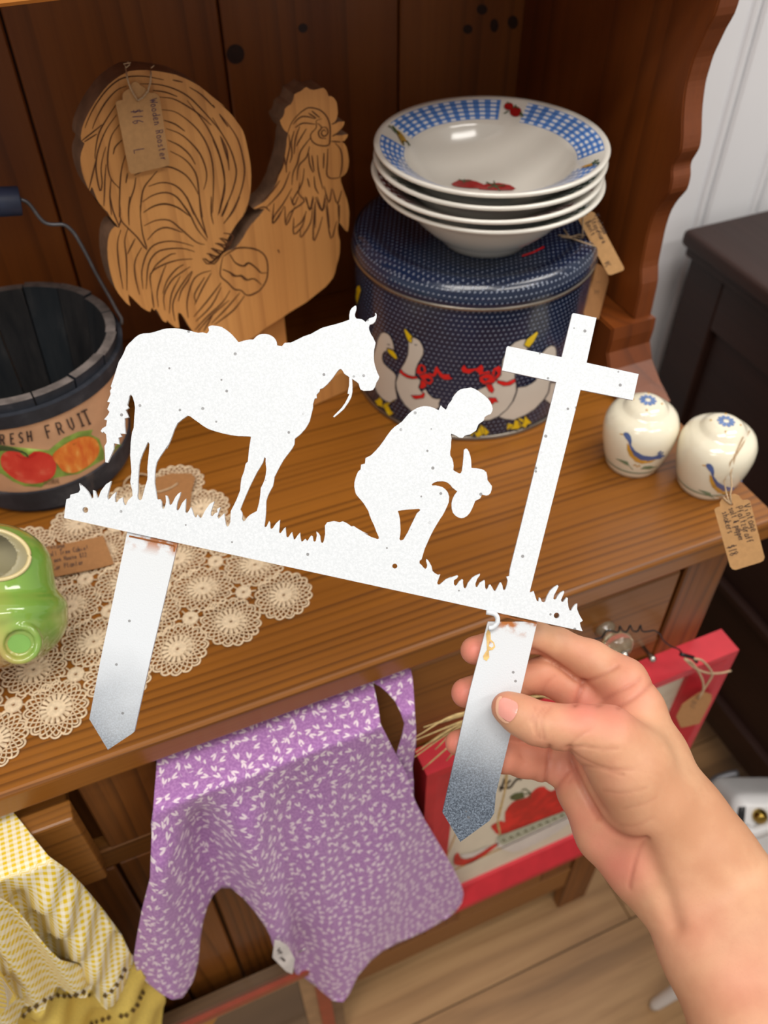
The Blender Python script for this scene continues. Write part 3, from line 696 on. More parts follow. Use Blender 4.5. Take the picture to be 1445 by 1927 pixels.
out += cG([(120, 812), (160, 795), (195, 783), (203, 792), (192, 810), (165, 828), (163, 860), (175, 880), (190, 872), (210, 840), (238, 818), (247, 825), (246, 850), (252, 890), (265, 905), (278, 890), (290, 855), (330, 805), (362, 785), (400, 770), (398, 785), (375, 815), (358, 860), (362, 890), (375, 892), (400, 850), (440, 826), (445, 840), (447, 895), (458, 915), (472, 900), (482, 872), (495, 868), (508, 888), (525, 920), (538, 928), (552, 905), (580, 850), (590, 848), (602, 870), (610, 910), (620, 920), (632, 910), (645, 870), (652, 830), (640, 797), (665, 790), (672, 730), (760, 380)])
out += cH([(610, 765), (118, 660), (160, 450), (172, 440), (660, 540), (755, 148), (765, 140), (975, 183), (885, 590), (1357, 693), (1305, 930), (830, 835)])
out += cG([(960, 500), (850, 940), (870, 935), (887, 927), (900, 970), (915, 1015), (932, 1020), (936, 985), (948, 990), (960, 1022), (978, 1030), (992, 1022), (1010, 970), (1035, 925), (1070, 892), (1105, 872), (1112, 885), (1095, 920), (1070, 965), (1065, 995), (1075, 1005), (1090, 1000), (1105, 970), (1130, 940), (1160, 925), (1163, 940), (1148, 975), (1135, 1005), (1140, 1025), (1155, 1025), (1170, 1005), (1185, 983), (1197, 990), (1195, 1020), (1202, 1070), (1215, 1105), (1228, 1103), (1242, 1075), (1262, 1050), (1282, 1040), (1280, 1090), (1300, 1140), (1332, 1195), (1305, 1213), (1312, 1245), (1330, 1290)])
holes = [cC([(812, 55), (800, 75), (785, 110), (760, 165), (740, 220), (730, 270), (725, 330), (720, 420), (720, 500), (715, 545), (718, 568), (728, 582), (745, 585), (757, 570), (775, 500), (790, 445), (805, 400), (808, 350), (805, 300), (812, 220), (820, 150), (825, 75)])]
holes.append(cC([(1020, 30), (995, 80), (960, 130), (920, 188), (890, 240), (878, 290), (872, 350), (870, 430), (880, 490), (893, 575), (905, 578), (920, 575), (935, 600), (935, 640), (943, 662), (958, 660), (968, 630), (975, 600), (970, 540), (985, 545), (998, 580), (1003, 620), (1015, 630), (1030, 615), (1060, 555), (1085, 525), (1108, 510), (1100, 545), (1078, 600), (1070, 640), (1068, 670), (1082, 680), (1100, 655), (1120, 610), (1155, 570), (1152, 620), (1148, 690), (1158, 702), (1172, 695), (1200, 648), (1210, 670), (1225, 718), (1238, 740), (1252, 738), (1260, 715), (1272, 735), (1285, 748), (1300, 738), (1325, 685), (1370, 620), (1412, 595), (1400, 630), (1380, 690), (1378, 722), (1395, 730), (1420, 700)]) + cD([(45, 790), (40, 760), (70, 745), (55, 790), (42, 830), (52, 850), (70, 835), (105, 800), (112, 860), (120, 905), (132, 922), (148, 912), (160, 880), (165, 780), (190, 730), (215, 680), (235, 630), (250, 590), (255, 530), (262, 480), (285, 420), (300, 350), (320, 330), (330, 220), (348, 105), (330, 102)]) + cA([(1290, 1255), (1220, 1245), (1150, 1230), (1085, 1212), (1020, 1190), (972, 1162), (930, 1130), (890, 1102), (855, 1075), (832, 1070), (785, 1102), (740, 1140), (712, 1195), (690, 1260), (665, 1320), (640, 1370)]))
holes.append(cD([(470, 290), (455, 340), (430, 382), (400, 430), (370, 490), (340, 550), (320, 595), (300, 640), (275, 700), (250, 765), (268, 795), (270, 820), (265, 850), (278, 874), (298, 862), (315, 835), (340, 812), (370, 795), (400, 780), (412, 740), (422, 700), (432, 630), (437, 570), (455, 535), (470, 500), (482, 450), (487, 400), (480, 330), (482, 300)]))
holes.append(cF([(715, 200), (750, 193), (800, 188), (860, 184), (905, 180), (920, 190), (910, 203), (888, 222), (865, 270), (835, 330), (805, 395), (765, 462), (740, 468), (730, 455), (736, 420), (740, 380), (738, 330), (735, 280), (725, 230)]))
holes += [disc_px(110 + 243 / 4.8167, 820 + 672 / 4.8167, 5.6, 16), disc_px(600 + 688 / 4.8167, 920 + 700 / 4.8167, 4.8, 16), disc_px(820 + 1095 / 4.8167, 920 + 1148 / 4.8167, 5.4, 16)]
sign = slab('yard_sign', [out] + holes, spt, sn, 0.0016, M['sign'])
tag(sign, 'white metal yard sign with horse, kneeling cowboy and cross cutouts, held in the hand', 'sign')
def stake(pts, top_y):
    o = slab('stake', [pts], np.array(spt) - sn * 0.0019, sn, 0.0016, M['stake'], sign)
    me = o.data; ul = me.uv_layers.new(name='UVMap')
    a = np.array([(pts[0][0] + pts[1][0]) / 2, top_y]); b = np.array(pts[3]); L = np.linalg.norm(b - a)
    return o, a, b, L
def px_of(p):
    v = RM.T @ (np.array(p) - CAM); return np.array([CX + FPX * v[0] / v[2], CY + FPX * v[1] / v[2]])
for pts, ty in (([(240.5, 996), (336, 1016), (283, 1240), (252.5, 1377), (248, 1381), (203, 1411), (168, 1353), (189.5, 1240)], 1010),
                ([(918, 1170), (1011, 1170), (980.6, 1300), (933, 1494.6), (930, 1530), (921, 1544.5), (866, 1584.5), (832.6, 1529), (884, 1300)], 1172)):
    o, a, b, L = stake(pts, ty); tipp = np.array([203, 1411.]) if a[0] < 500 else np.array([866, 1584.5]); top = np.array([(pts[0][0] + pts[1][0]) / 2, ty + 4])
    dirv = tipp - top; L = np.linalg.norm(dirv); ul = o.data.uv_layers[0]; scale = 0.64 if a[0] < 500 else 1.0
    for l in o.data.loops:
        q = px_of(o.data.vertices[l.vertex_index].co); ul.data[l.index].uv = ((q[0] - top[0]) / 100, ((q - top) @ dirv) / L / L * scale)
ss = plane_surf(np.array(spt) - sn * 0.0019, sn, 0.0002)
tube('weld_tab', [AD(*p, SD - 0.0012) for p in smooth_line([(915, 1152), (930, 1155), (936, 1163), (935, 1173), (927, 1181), (919, 1182)], 3)], 0.0012, M['sign'], sign, 8)
stain = C(830, 1140, 3.6125, [(318, 160), (335, 180), (338, 230), (360, 250), (368, 280), (350, 300), (325, 305), (325, 320), (328, 350), (310, 375), (290, 365), (286, 340), (300, 318), (312, 300), (310, 240), (305, 190)])
decal('rust_stain', [stain], ss, M['rust'], sign)
decal('rust_stain', [C(830, 1140, 3.6125, [(330, 240), (352, 255), (358, 275), (342, 285), (325, 275)])], plane_surf(np.array(spt) - sn * 0.0019, sn, 0.0003), M['stake'], sign)
rl = [C(110, 820, 4.8167, [(640, 910), (740, 930), (860, 958), (960, 975), (1050, 1000)]), C(110, 820, 4.8167, [(1052, 1000), (1048, 1050)])]
strokes('rust_stain', rl, 3.2, ss, M['rust2'], sign)
strokes('rust_stain', [C(830, 1140, 3.6125, [(392, 60), (450, 75), (520, 92), (600, 108), (650, 118)])], 2.6, ss, M['rust2'], sign)
# ------------------------------------------------------------------ hang tags
def strings(name, lines, r, surf, parent, mat=None):
    """thin twine strands: lines of (px, py) laid just off a surface or at their own points"""
    for L in lines:
        P = [surf(*p) if len(p) == 2 else Vector(p) for p in L]
        tube(name, P, r, mat or M['twine'], parent, 5)
def price_tag(outline, p, n, label, mat, texts, ink, wpx=1.3, hole=None, thick=0.0007):
    polys = [outline] + ([disc_px(hole[0], hole[1], 3.0, 10)] if hole else [])
    o = slab('price_tag', polys, p, n, thick, mat); tag(o, label, 'tag')
    if texts:
        L = []
        for tx in texts: L += text_lines(*tx)
        strokes('handwriting', L, wpx, plane_surf(np.array(p), n, 0.00025), ink, o, 4)
    return o
# ------------------------------------------------------------------ wooden rooster
RP = Vector((0.19, 0.622, CT)); RN = Vector((math.sin(math.radians(8)), -math.cos(math.radians(8)), 0))
sR = plane_surf(RP, RN)
def r1(p): return C(130, 110, 4.8167, p)
def r2(p): return C(400, 130, 4.8167, p)
def r3(p): return C(190, 370, 4.8167, p)
def r4(p): return C(420, 370, 4.8167, p)
ro = r1([(110, 745), (106, 700), (118, 630), (140, 570), (168, 508), (200, 450), (238, 388), (280, 330), (318, 280), (360, 235), (405, 198), (450, 165), (497, 138), (545, 115), (620, 106), (700, 105), (780, 113), (860, 125), (960, 145), (1060, 185), (1120, 215), (1180, 250), (1238, 295), (1290, 340), (1335, 375), (1380, 410), (1415, 440)])
ro += r2([(60, 310), (110, 352), (160, 400), (190, 435), (215, 470), (248, 515), (275, 560), (292, 608), (305, 660), (318, 720), (330, 780), (340, 840), (347, 900), (350, 975), (347, 1050), (342, 1110), (333, 1170), (318, 1232), (298, 1290), (275, 1330), (250, 1370)])
ro += r3([(1335, 60), (1315, 110), (1290, 160), (1258, 210), (1220, 260), (1185, 318), (1150, 375), (1138, 420), (1115, 470), (1105, 515), (1150, 490), (1205, 475), (1225, 455), (1250, 425), (1290, 370), (1310, 330), (1335, 290), (1380, 225)])
ro += r4([(262, 250), (295, 208), (330, 170), (375, 112), (330, 112), (270, 108)])
ro += r2([(405, 1240), (430, 1225), (470, 1200), (500, 1170), (532, 1122), (560, 1070), (585, 1015), (602, 960), (625, 895), (642, 830), (655, 785), (662, 740), (670, 690), (672, 640), (685, 580), (655, 560), (635, 530), (620, 500), (610, 465), (640, 430), (650, 400), (655, 360), (680, 335), (710, 318), (728, 285), (740, 230), (765, 215), (790, 205), (812, 190), (832, 172), (850, 162), (880, 182), (915, 190), (960, 180), (1000, 170), (1020, 182), (1038, 205), (1050, 245), (1078, 246), (1100, 262), (1125, 300), (1132, 350), (1135, 400), (1125, 450), (1100, 490), (1150, 478), (1195, 476), (1190, 505), (1172, 535), (1130, 575), (1105, 600), (1165, 602), (1225, 590), (1222, 615), (1195, 650), (1165, 660), (1195, 675), (1215, 710), (1228, 770), (1236, 830), (1232, 885), (1215, 935), (1190, 965), (1160, 980), (1163, 1020), (1180, 1070), (1200, 1130), (1218, 1180), (1232, 1240), (1240, 1310), (1235, 1400)])
ro += r4([(1137, 130), (1140, 180), (1138, 260), (1128, 318), (1105, 305), (1080, 270), (1045, 225), (1038, 280), (1042, 340), (1058, 400), (1058, 460), (1055, 520), (1042, 575), (1025, 630), (1015, 685), (995, 735), (965, 775), (930, 815), (900, 840), (850, 880), (800, 920), (750, 960), (700, 990), (650, 1020), (600, 1050), (540, 1092), (480, 1130), (425, 1165), (370, 1200), (310, 1250), (250, 1290), (180, 1335), (150, 1370), (120, 1440)])
ro += [(430, 690), (405, 690)] + r3([(990, 1460), (880, 1300), (830, 1220), (790, 1165), (760, 1110), (725, 1060), (700, 1050), (698, 1100), (712, 1190), (680, 1190), (645, 1165), (620, 1145), (600, 1120), (590, 1142), (560, 1125), (540, 1090), (520, 1050), (500, 1020), (480, 1030), (460, 1005), (445, 1045), (410, 1030), (370, 1005), (335, 970), (300, 935), (270, 905), (248, 885), (252, 935), (266, 992), (230, 965), (200, 930), (160, 880), (130, 830), (108, 770), (88, 700), (72, 630), (62, 560), (58, 480), (62, 400), (75, 340), (95, 300), (125, 270), (160, 282), (135, 245), (100, 208), (80, 175), (60, 140), (30, 115), (0, 92)])
ro += r1([(330, 1370), (300, 1342), (272, 1310), (250, 1270), (235, 1228), (215, 1178), (203, 1165), (188, 1202), (165, 1160), (140, 1100), (118, 1030), (106, 965), (103, 900), (110, 850), (130, 800), (140, 770), (125, 757)])
rooster = thing('wooden_rooster', 'flat wooden rooster with burned feather lines standing on a wood block behind the horse', 'decoration', (0.16, 0.64, CT))
body = slab('body', [ro], RP, RN, 0.019, M['rooster'], rooster)
body.data.materials.append(M['rooster_edge'])
for p in body.data.polygons:
    n = (full_matrix(body).to_3x3() @ p.normal)
    if abs(n.dot(RN)) < 0.7: p.material_index = 1
L1 = [[(110, 750), (200, 680), (300, 600)], [(145, 630), (170, 560), (230, 440), (320, 310), (420, 215), (520, 170), (680, 162), (860, 195)], [(210, 640), (250, 540), (330, 400), (430, 290), (520, 250)], [(640, 230), (800, 235), (950, 275), (1080, 345), (1190, 450), (1290, 560), (1370, 660), (1440, 770)],
      [(760, 290), (870, 305), (980, 345)], [(820, 350), (940, 365), (1050, 420), (1170, 500), (1290, 605)], [(1070, 380), (1140, 470), (1250, 620), (1330, 780), (1380, 930), (1410, 1080), (1400, 1200), (1350, 1420)], [(840, 465), (950, 480), (1050, 540), (1160, 640), (1240, 760), (1290, 900), (1310, 1080), (1300, 1400)],
      [(860, 560), (960, 595), (1050, 660)], [(880, 635), (1000, 680), (1100, 760), (1190, 870), (1240, 1000), (1245, 1100), (1220, 1190)], [(895, 740), (1000, 790), (1090, 870), (1145, 960)], [(915, 840), (1030, 900), (1110, 980), (1160, 1080), (1180, 1250), (1210, 1440)],
      [(590, 1060), (700, 1010), (860, 980), (960, 1000), (1060, 1060), (1130, 1150), (1170, 1230)], [(430, 410), (340, 550), (270, 680), (240, 830), (235, 910)], [(430, 510), (340, 640), (280, 780), (250, 900), (245, 1020), (280, 1200), (300, 1130), (290, 1000), (310, 880), (335, 800)], [(455, 600), (390, 690), (360, 800), (350, 960), (380, 1090), (460, 1180)],
      [(480, 740), (420, 800), (400, 870)], [(510, 880), (480, 980), (465, 1100), (460, 1200), (455, 1440)], [(530, 1040), (515, 1130)], [(335, 960), (325, 1100), (320, 1250), (315, 1340)], [(380, 1095), (370, 1250), (385, 1420)], [(605, 1080), (590, 1180), (550, 1300), (540, 1400)], [(800, 1020), (740, 1090), (680, 1170), (655, 1280), (645, 1440)],
      [(720, 1160), (840, 1125), (960, 1150), (1060, 1250), (1130, 1420)], [(665, 1300), (760, 1240), (880, 1215), (980, 1260), (1060, 1370), (1100, 1430)], [(680, 1390), (780, 1335), (880, 1320), (980, 1350), (1080, 1420)], [(940, 195), (1030, 215)], [(1090, 260), (1200, 330), (1320, 450)], [(1365, 510), (1440, 620)], [(1370, 700), (1420, 860), (1445, 950)], [(1440, 1310), (1390, 1430)], [(250, 900), (180, 1190)], [(140, 755), (250, 685)]]
L2 = [[(0, 325), (20, 350)], [(60, 405), (150, 510), (230, 640), (275, 800), (290, 950), (250, 1130), (180, 1280), (105, 1400)], [(0, 440), (70, 560), (150, 700), (200, 840), (215, 960), (170, 1130), (80, 1330)], [(80, 620), (130, 740), (150, 920)], [(0, 640), (60, 780), (100, 940), (110, 1100), (60, 1310)],
      [(680, 580), (715, 490), (770, 420), (830, 370), (880, 350), (960, 365), (1010, 400), (1045, 450), (1065, 520), (1065, 620), (1050, 690), (960, 690), (900, 650), (890, 590), (940, 530), (940, 470), (990, 450)], [(950, 490), (990, 530), (960, 570), (975, 620), (1030, 630)], [(980, 530), (1030, 530), (1045, 580), (1010, 610), (985, 580), (1010, 550), (1025, 570)], [(1080, 500), (1130, 480)], [(1085, 610), (1150, 570)], [(1075, 655), (1160, 660)], [(1110, 670), (1160, 730), (1175, 830), (1165, 930), (1150, 980)], [(1045, 720), (1040, 850), (1035, 950), (1070, 990), (1150, 985)],
      [(730, 500), (790, 440), (850, 430), (930, 450)], [(750, 530), (820, 490), (930, 500)], [(690, 590), (700, 700), (670, 850), (670, 940)], [(740, 560), (715, 660), (720, 780), (700, 850)], [(790, 520), (750, 640), (740, 770)], [(850, 540), (790, 640), (760, 700)], [(890, 620), (800, 740), (770, 850), (730, 940), (720, 1050)], [(880, 700), (850, 800), (780, 880), (765, 1010)], [(870, 760), (880, 860), (910, 940)], [(900, 780), (920, 930)], [(950, 780), (960, 920), (1000, 1090)], [(1010, 760), (1005, 900)], [(650, 750), (640, 860), (600, 960)], [(640, 870), (560, 1030)], [(610, 1010), (540, 1110), (450, 1200)], [(700, 930), (640, 1080), (560, 1180), (480, 1260)], [(830, 900), (810, 1040), (730, 1180), (740, 1230)], [(860, 990), (880, 1070)], [(920, 970), (930, 1070), (960, 1130)], [(790, 1030), (780, 1130), (830, 1200), (700, 1300), (660, 1410)], [(720, 1080), (640, 1220), (560, 1330), (545, 1400), (600, 1340), (650, 1240)], [(850, 1160), (880, 1280), (910, 1150)], [(930, 1160), (990, 1285), (1020, 1140)], [(1010, 1060), (1055, 1210), (1080, 1080)], [(1090, 1090), (1130, 1220), (1170, 1100)], [(1035, 1200), (1060, 1440)], [(930, 1200), (930, 1440)], [(1150, 1230), (1145, 1400)], [(850, 1290), (810, 1380), (740, 1440)], [(380, 1275), (470, 1250), (520, 1290)], [(660, 870), (650, 790)], [(900, 380), (970, 440)], [(870, 400), (940, 445)]]
L3 = [[(160, 280), (185, 200)], [(165, 0), (175, 120), (180, 210), (250, 290), (330, 370), (415, 480), (380, 350), (360, 200), (355, 80)], [(85, 0), (110, 130), (165, 270)], [(260, 0), (250, 130), (255, 260)], [(245, 285), (215, 400), (230, 550), (235, 720), (235, 850)], [(180, 300), (150, 420), (160, 600), (200, 840)], [(310, 380), (240, 520)], [(370, 460), (310, 580), (310, 720), (350, 890)], [(380, 840), (370, 680), (410, 530), (480, 440), (600, 405), (720, 415), (840, 450)], [(410, 840), (430, 620), (500, 510), (600, 475), (740, 470), (850, 500)], [(460, 860), (450, 700), (560, 620), (700, 575), (830, 565)], [(480, 1010), (460, 860)], [(440, 730), (500, 620), (620, 530), (680, 515)], [(520, 1000), (510, 860), (560, 690), (590, 620)], [(560, 880), (600, 760), (680, 660), (750, 615)], [(580, 1030), (570, 900), (640, 760), (740, 680), (810, 635)], [(620, 1060), (640, 880), (720, 720)], [(670, 1130), (650, 980), (700, 850), (780, 730), (825, 675)], [(700, 950), (730, 850), (790, 760), (830, 680)], [(790, 1100), (780, 950), (830, 770), (900, 700), (1000, 670)], [(860, 960), (850, 880), (940, 730)], [(850, 980), (920, 830), (1000, 690)], [(840, 1090), (960, 950), (1090, 780)], [(860, 1130), (1000, 990), (1090, 820)], [(850, 1210), (960, 1090), (1100, 960), (1170, 850)], [(880, 1220), (1000, 1080), (1160, 940)], [(1000, 1150), (1130, 1020), (1260, 870)], [(1030, 1160), (1200, 1030), (1300, 900)], [(930, 1220), (1010, 1080)],
      [(1105, 540), (1085, 640), (1085, 720), (1150, 780), (1210, 840), (1270, 850), (1330, 895), (1440, 850)], [(1110, 540), (1190, 490), (1240, 465), (1340, 465), (1440, 495)], [(1170, 530), (1220, 600), (1300, 630), (1340, 600), (1400, 640), (1445, 680)], [(1100, 660), (1170, 690), (1200, 720), (1270, 720), (1310, 755), (1390, 745), (1445, 790)], [(690, 0), (800, 150), (870, 290), (960, 400)], [(780, 0), (860, 180), (950, 340), (965, 380)], [(890, 0), (910, 180), (960, 360)], [(1000, 0), (1000, 160), (1020, 250)], [(1110, 0), (1070, 150)], [(1170, 0), (1090, 180)], [(1260, 0), (1200, 130), (1110, 245)], [(385, 145), (470, 90), (580, 65), (700, 100), (810, 180)], [(390, 265), (500, 215), (620, 215), (720, 290), (860, 410), (940, 435)], [(420, 395), (500, 310), (600, 280), (740, 325)]]
for k in range(16):
    a = k / 15; x0 = 920 + a * 190; y0 = 560 - a * 230 + (k % 3) * 15; L3.append([(x0, y0), (x0 + 60 + (k % 4) * 10, y0 + 50 - (k % 2) * 20), (1120, 500 - (k % 3) * 10)])
L4 = [[(110, 470), (250, 465), (340, 500), (390, 560), (405, 660), (390, 760), (330, 850), (250, 895), (200, 885)], [(60, 520), (110, 600), (180, 630), (225, 600), (290, 640), (340, 690), (395, 690)], [(0, 660), (60, 685), (120, 720), (165, 715), (220, 755), (275, 745), (350, 800)], [(495, 480), (510, 510)], [(460, 60), (450, 240), (530, 130)], [(560, 90), (570, 260), (650, 90)], [(640, 190), (640, 340), (720, 260), (750, 130)], [(700, 300), (705, 370), (790, 240), (810, 100)], [(830, 60), (815, 390), (860, 320), (900, 180)], [(930, 80), (975, 380), (1030, 220)], [(610, 0), (640, 80), (680, 0)], [(740, 0), (790, 120), (820, 10)], [(850, 0), (900, 130), (930, 10)], [(1040, 40), (1050, 220)]]
lines = [r1(l) for l in L1] + [r2(l) for l in L2] + [r3(l) for l in L3] + [r4(l) for l in L4]
lines = [smooth_line(l, 3) for l in lines]
strokes('burned_line', lines, 2.7, plane_surf(RP, RN, 0.00035), M['burn'], rooster, 5, True)
# stand: support block and base plank, turned a little
def rbox(name, c, sx, sy, sz, ang, mat, parent, bev=0.001):
    bm = bmesh.new(); bmesh.ops.create_cube(bm, size=1)
    for v in bm.verts: v.co = Vector((v.co.x * sx, v.co.y * sy, v.co.z * sz))
    if bev: bmesh.ops.bevel(bm, geom=bm.edges[:], offset=bev, segments=1, affect='EDGES')
    bm.transform(Matrix.Translation(Vector(c)) @ Matrix.Rotation(math.radians(ang), 4, 'Z'))
    return bm_obj(name, bm, mat, parent)
rbox('base_plank', (0.193, 0.6215, CT + 0.0125), 0.068, 0.040, 0.025, 13, M['rooster'], rooster)
rbox('support_block', (0.144, 0.6455, CT + 0.0405), 0.056, 0.020, 0.081, 8, M['rooster'], rooster)
tp = r1([(600, 210), (625, 218), (640, 240), (680, 262), (700, 285), (735, 311), (775, 312), (805, 330), (822, 355), (912, 950), (905, 968), (880, 977), (590, 1045), (560, 1042), (542, 1018), (424, 412), (428, 392), (445, 382), (488, 376), (484, 340), (492, 312), (520, 288), (548, 272), (560, 240), (575, 218)])
TP = np.array(RP) + np.array(RN) * 0.006
ptg = price_tag(tp, TP, RN, 'brown kraft price tag hanging over the rooster tail feathers', M['kraft'],
    [('Wooden Rooster', 282, 187, 14.0, 80, 1.22, 0.03, 0.50), ('$16', 247, 206, 20, 84, 1.05, 0.03), ('L', 251.5, 281, 20, 80, 1.3, 0.02)], M['ink_purple'], 1.5, (259, 188.5))
sT = plane_surf(TP, RN, 0.0012)
strings('twine', [[sT(259, 189), sT(268, 184), sT(278, 172), sT(283, 155), sT(284, 140), tuple(plane_surf(RP, RN, -0.01)(283, 126))], [sT(259, 189), sT(250, 175), sT(243, 160), sT(239, 145), tuple(plane_surf(RP, RN, -0.01)(236, 124))]], 0.0006, sT, ptg)
strings('twine', [[(237, 126), (232, 120), (246, 118)], [(236, 128), (244, 122), (240, 116)], [(284, 128), (290, 123)]], 0.0004, plane_surf(RP, RN, 0.001), ptg)
# ------------------------------------------------------------------ navy goose tin
TC = (0.3325, 0.5925, CT); TR = 0.1030
tin = thing('cookie_tin', 'round navy dotted tin printed with white geese and red bows', 'tin', TC)
side = lathe('tin_body', [(0.0, 0.0006), (TR - 0.006, 0.0006), (TR - 0.001, 0.002), (TR - 0.0005, 0.008), (TR - 0.0008, 0.132)], TC, M['tin_side'], tin, 96)
lathe('bottom_rim', [(TR - 0.001, 0.0), (TR + 0.0006, 0.0004), (TR + 0.0008, 0.003), (TR - 0.0006, 0.0042)], TC, M['steel'], tin, 96)
lid = lathe('lid', [(TR - 0.0004, 0.1335), (TR + 0.0006, 0.1345), (TR + 0.0006, 0.1400), (TR - 0.0006, 0.1445), (TR - 0.0045, 0.1500), (TR - 0.0105, 0.1532), (TR - 0.0160, 0.1528), (TR - 0.0200, 0.1500), (TR - 0.024, 0.1490), (TR - 0.028, 0.1500), (TR - 0.032, 0.1506), (0.0, 0.1506)], TC, M['tin_top'], tin, 96)
lathe('lid_edge', [(TR + 0.0002, 0.1336), (TR + 0.0010, 0.1345), (TR + 0.0010, 0.1402), (TR - 0.0002, 0.1450), (TR - 0.0022, 0.1480)], TC, M['tin_side'], tin, 96)
lathe('lid_rim', [(TR - 0.0006, 0.1318), (TR + 0.0016, 0.1324), (TR + 0.0018, 0.1342), (TR + 0.0006, 0.1352)], TC, M['steel'], tin, 96)
sS = bvh_surf([side], 0.00035); sS2 = bvh_surf([side], 0.0006); sS3 = bvh_surf([side], 0.0008)
def g1(p): return C(660, 560, 6.0208, p)
def g2(p): return C(860, 560, 4.8167, p)
geese = [g1([(345, 400), (380, 388), (420, 402), (450, 430), (475, 480), (492, 540), (495, 590), (430, 570), (415, 600), (385, 612), (366, 640), (362, 690), (380, 740), (430, 790), (470, 820), (500, 850), (520, 890), (510, 950), (510, 1020), (525, 1100), (530, 1140), (500, 1168), (450, 1188), (400, 1172), (350, 1135), (300, 1075), (275, 1010), (255, 900), (250, 760), (262, 650), (290, 550), (312, 460)]),
         g1([(705, 442), (750, 458), (785, 485), (812, 530), (828, 575), (825, 640), (795, 695), (762, 750), (740, 810), (735, 880), (790, 930), (790, 960), (770, 1010), (800, 1060), (850, 1030), (880, 1080), (930, 1130), (975, 1142), (1020, 1140), (1000, 1195), (1005, 1235), (970, 1265), (940, 1320), (880, 1370), (800, 1375), (720, 1310), (620, 1220), (560, 1130), (525, 1040), (514, 960), (540, 880), (570, 800), (620, 720), (650, 640), (656, 560), (655, 490)]),
         g2([(470, 445), (520, 400), (580, 375), (625, 370), (605, 425), (640, 460), (560, 540), (520, 700), (535, 790), (535, 850), (500, 940), (450, 1010), (380, 1070), (300, 1107), (230, 1115), (150, 1090), (60, 1010), (-20, 930), (-20, 860), (60, 900), (130, 870), (190, 830), (260, 800), (330, 770), (395, 700), (410, 560)]),
         g2([(545, 810), (620, 800), (670, 775), (710, 745), (735, 680), (730, 640), (745, 560), (765, 500), (810, 450), (850, 430), (885, 440), (897, 475), (897, 530), (880, 620), (860, 700), (838, 770), (825, 850), (785, 920), (700, 1010), (620, 1060), (510, 1108), (430, 1098), (370, 1075), (450, 1010), (510, 930), (540, 850)]),
         g2([(842, 765), (900, 770), (930, 800), (900, 900), (870, 985), (840, 960), (790, 920), (828, 850)])]
for gs in geese:
    gg = decal('goose_print', [gs], sS, M['goose'], tin, 8); strokes('outline_print', [gs + [gs[0]]], 1.5, sS2, M['outline'], gg, 5)
yl = [g1([(620, 343), (650, 375), (706, 440), (695, 512), (655, 490), (630, 430), (608, 365)]), g1([(415, 565), (485, 595), (520, 640), (538, 692), (505, 690), (450, 640), (425, 610)]), g1([(335, 1118), (370, 1170), (362, 1200), (378, 1255), (335, 1280), (310, 1220), (275, 1165), (310, 1150)]), g1([(405, 1180), (440, 1230), (460, 1270), (492, 1305), (440, 1342), (420, 1310), (395, 1270), (370, 1230)]),
      g2([(630, 370), (720, 300), (732, 320), (690, 400), (650, 447), (600, 430)]), g2([(215, 1140), (240, 1170), (250, 1230), (160, 1277), (113, 1238), (180, 1215), (195, 1180)]), g2([(228, 1145), (292, 1215), (260, 1247), (228, 1230), (208, 1170)]), g2([(520, 1100), (550, 1110), (560, 1150), (575, 1165), (515, 1232), (453, 1195), (505, 1160)]), g2([(610, 1060), (635, 1090), (674, 1130), (625, 1192), (575, 1165), (600, 1120)]), [(672, 540), (678, 536), (681, 545), (677, 560), (673, 575), (670, 560)]]
for q in yl:
    oo = decal('yellow_print', [q], sS2, M['yellow'], tin, 8); strokes('outline_print', [q + [q[0]]], 1.1, sS3, M['outline'], oo, 5)
rb = [g1([(570, 795), (600, 840), (650, 870), (700, 885), (760, 885), (765, 910), (700, 917), (640, 902), (590, 872), (555, 840)]),
      [g1([(745, 850), (750, 800), (765, 765), (800, 742), (845, 765), (862, 820), (840, 860), (790, 872)]), g1([(805, 768), (790, 795), (800, 832), (828, 835), (828, 792)])], [g1([(775, 880), (830, 848), (890, 860), (930, 900), (938, 940), (905, 982), (870, 975), (820, 930)]), g1([(845, 918), (880, 908), (918, 928), (885, 955)])],
      g1([(865, 830), (935, 862), (955, 790), (980, 768), (1010, 820), (1050, 862), (1120, 860), (1125, 890), (1158, 912), (1110, 927), (1060, 925), (1010, 890), (985, 840), (965, 880), (940, 895), (900, 872)]), g1([(800, 920), (860, 960), (860, 1000), (820, 1027), (780, 1020), (795, 970)]), g1([(800, 1045), (845, 1085), (830, 1132), (740, 1145), (712, 1132), (685, 1100), (720, 1102), (790, 1100), (820, 1080)]),
      [g2([(310, 680), (330, 635), (380, 610), (402, 640), (390, 700), (350, 748)]), g2([(345, 652), (368, 680), (340, 715)])], [g2([(200, 715), (270, 680), (340, 700), (362, 740), (330, 767), (240, 782), (205, 755)]), g2([(230, 728), (290, 728), (252, 752)])],
      g2([(35, 637), (65, 603), (90, 640), (130, 640), (180, 633), (218, 600), (240, 625), (235, 670), (290, 655), (302, 680), (230, 692), (200, 702), (195, 680), (162, 655), (110, 687), (50, 672)]), g2([(260, 770), (310, 770), (335, 832), (320, 862), (288, 845), (258, 790)]), g2([(362, 742), (450, 760), (520, 728), (530, 757), (480, 790), (420, 797), (360, 768)]), g2([(280, 900), (350, 903), (372, 945), (340, 942), (315, 967)])]
for q in rb:
    oo = decal('red_bow_print', [q], sS2, M['red_print'], tin, 6); qq = q if isinstance(q[0][0], tuple) else [q]
    for z in qq: strokes('outline_print', [z + [z[0]]], 0.9, sS3, M['outline'], oo, 5)
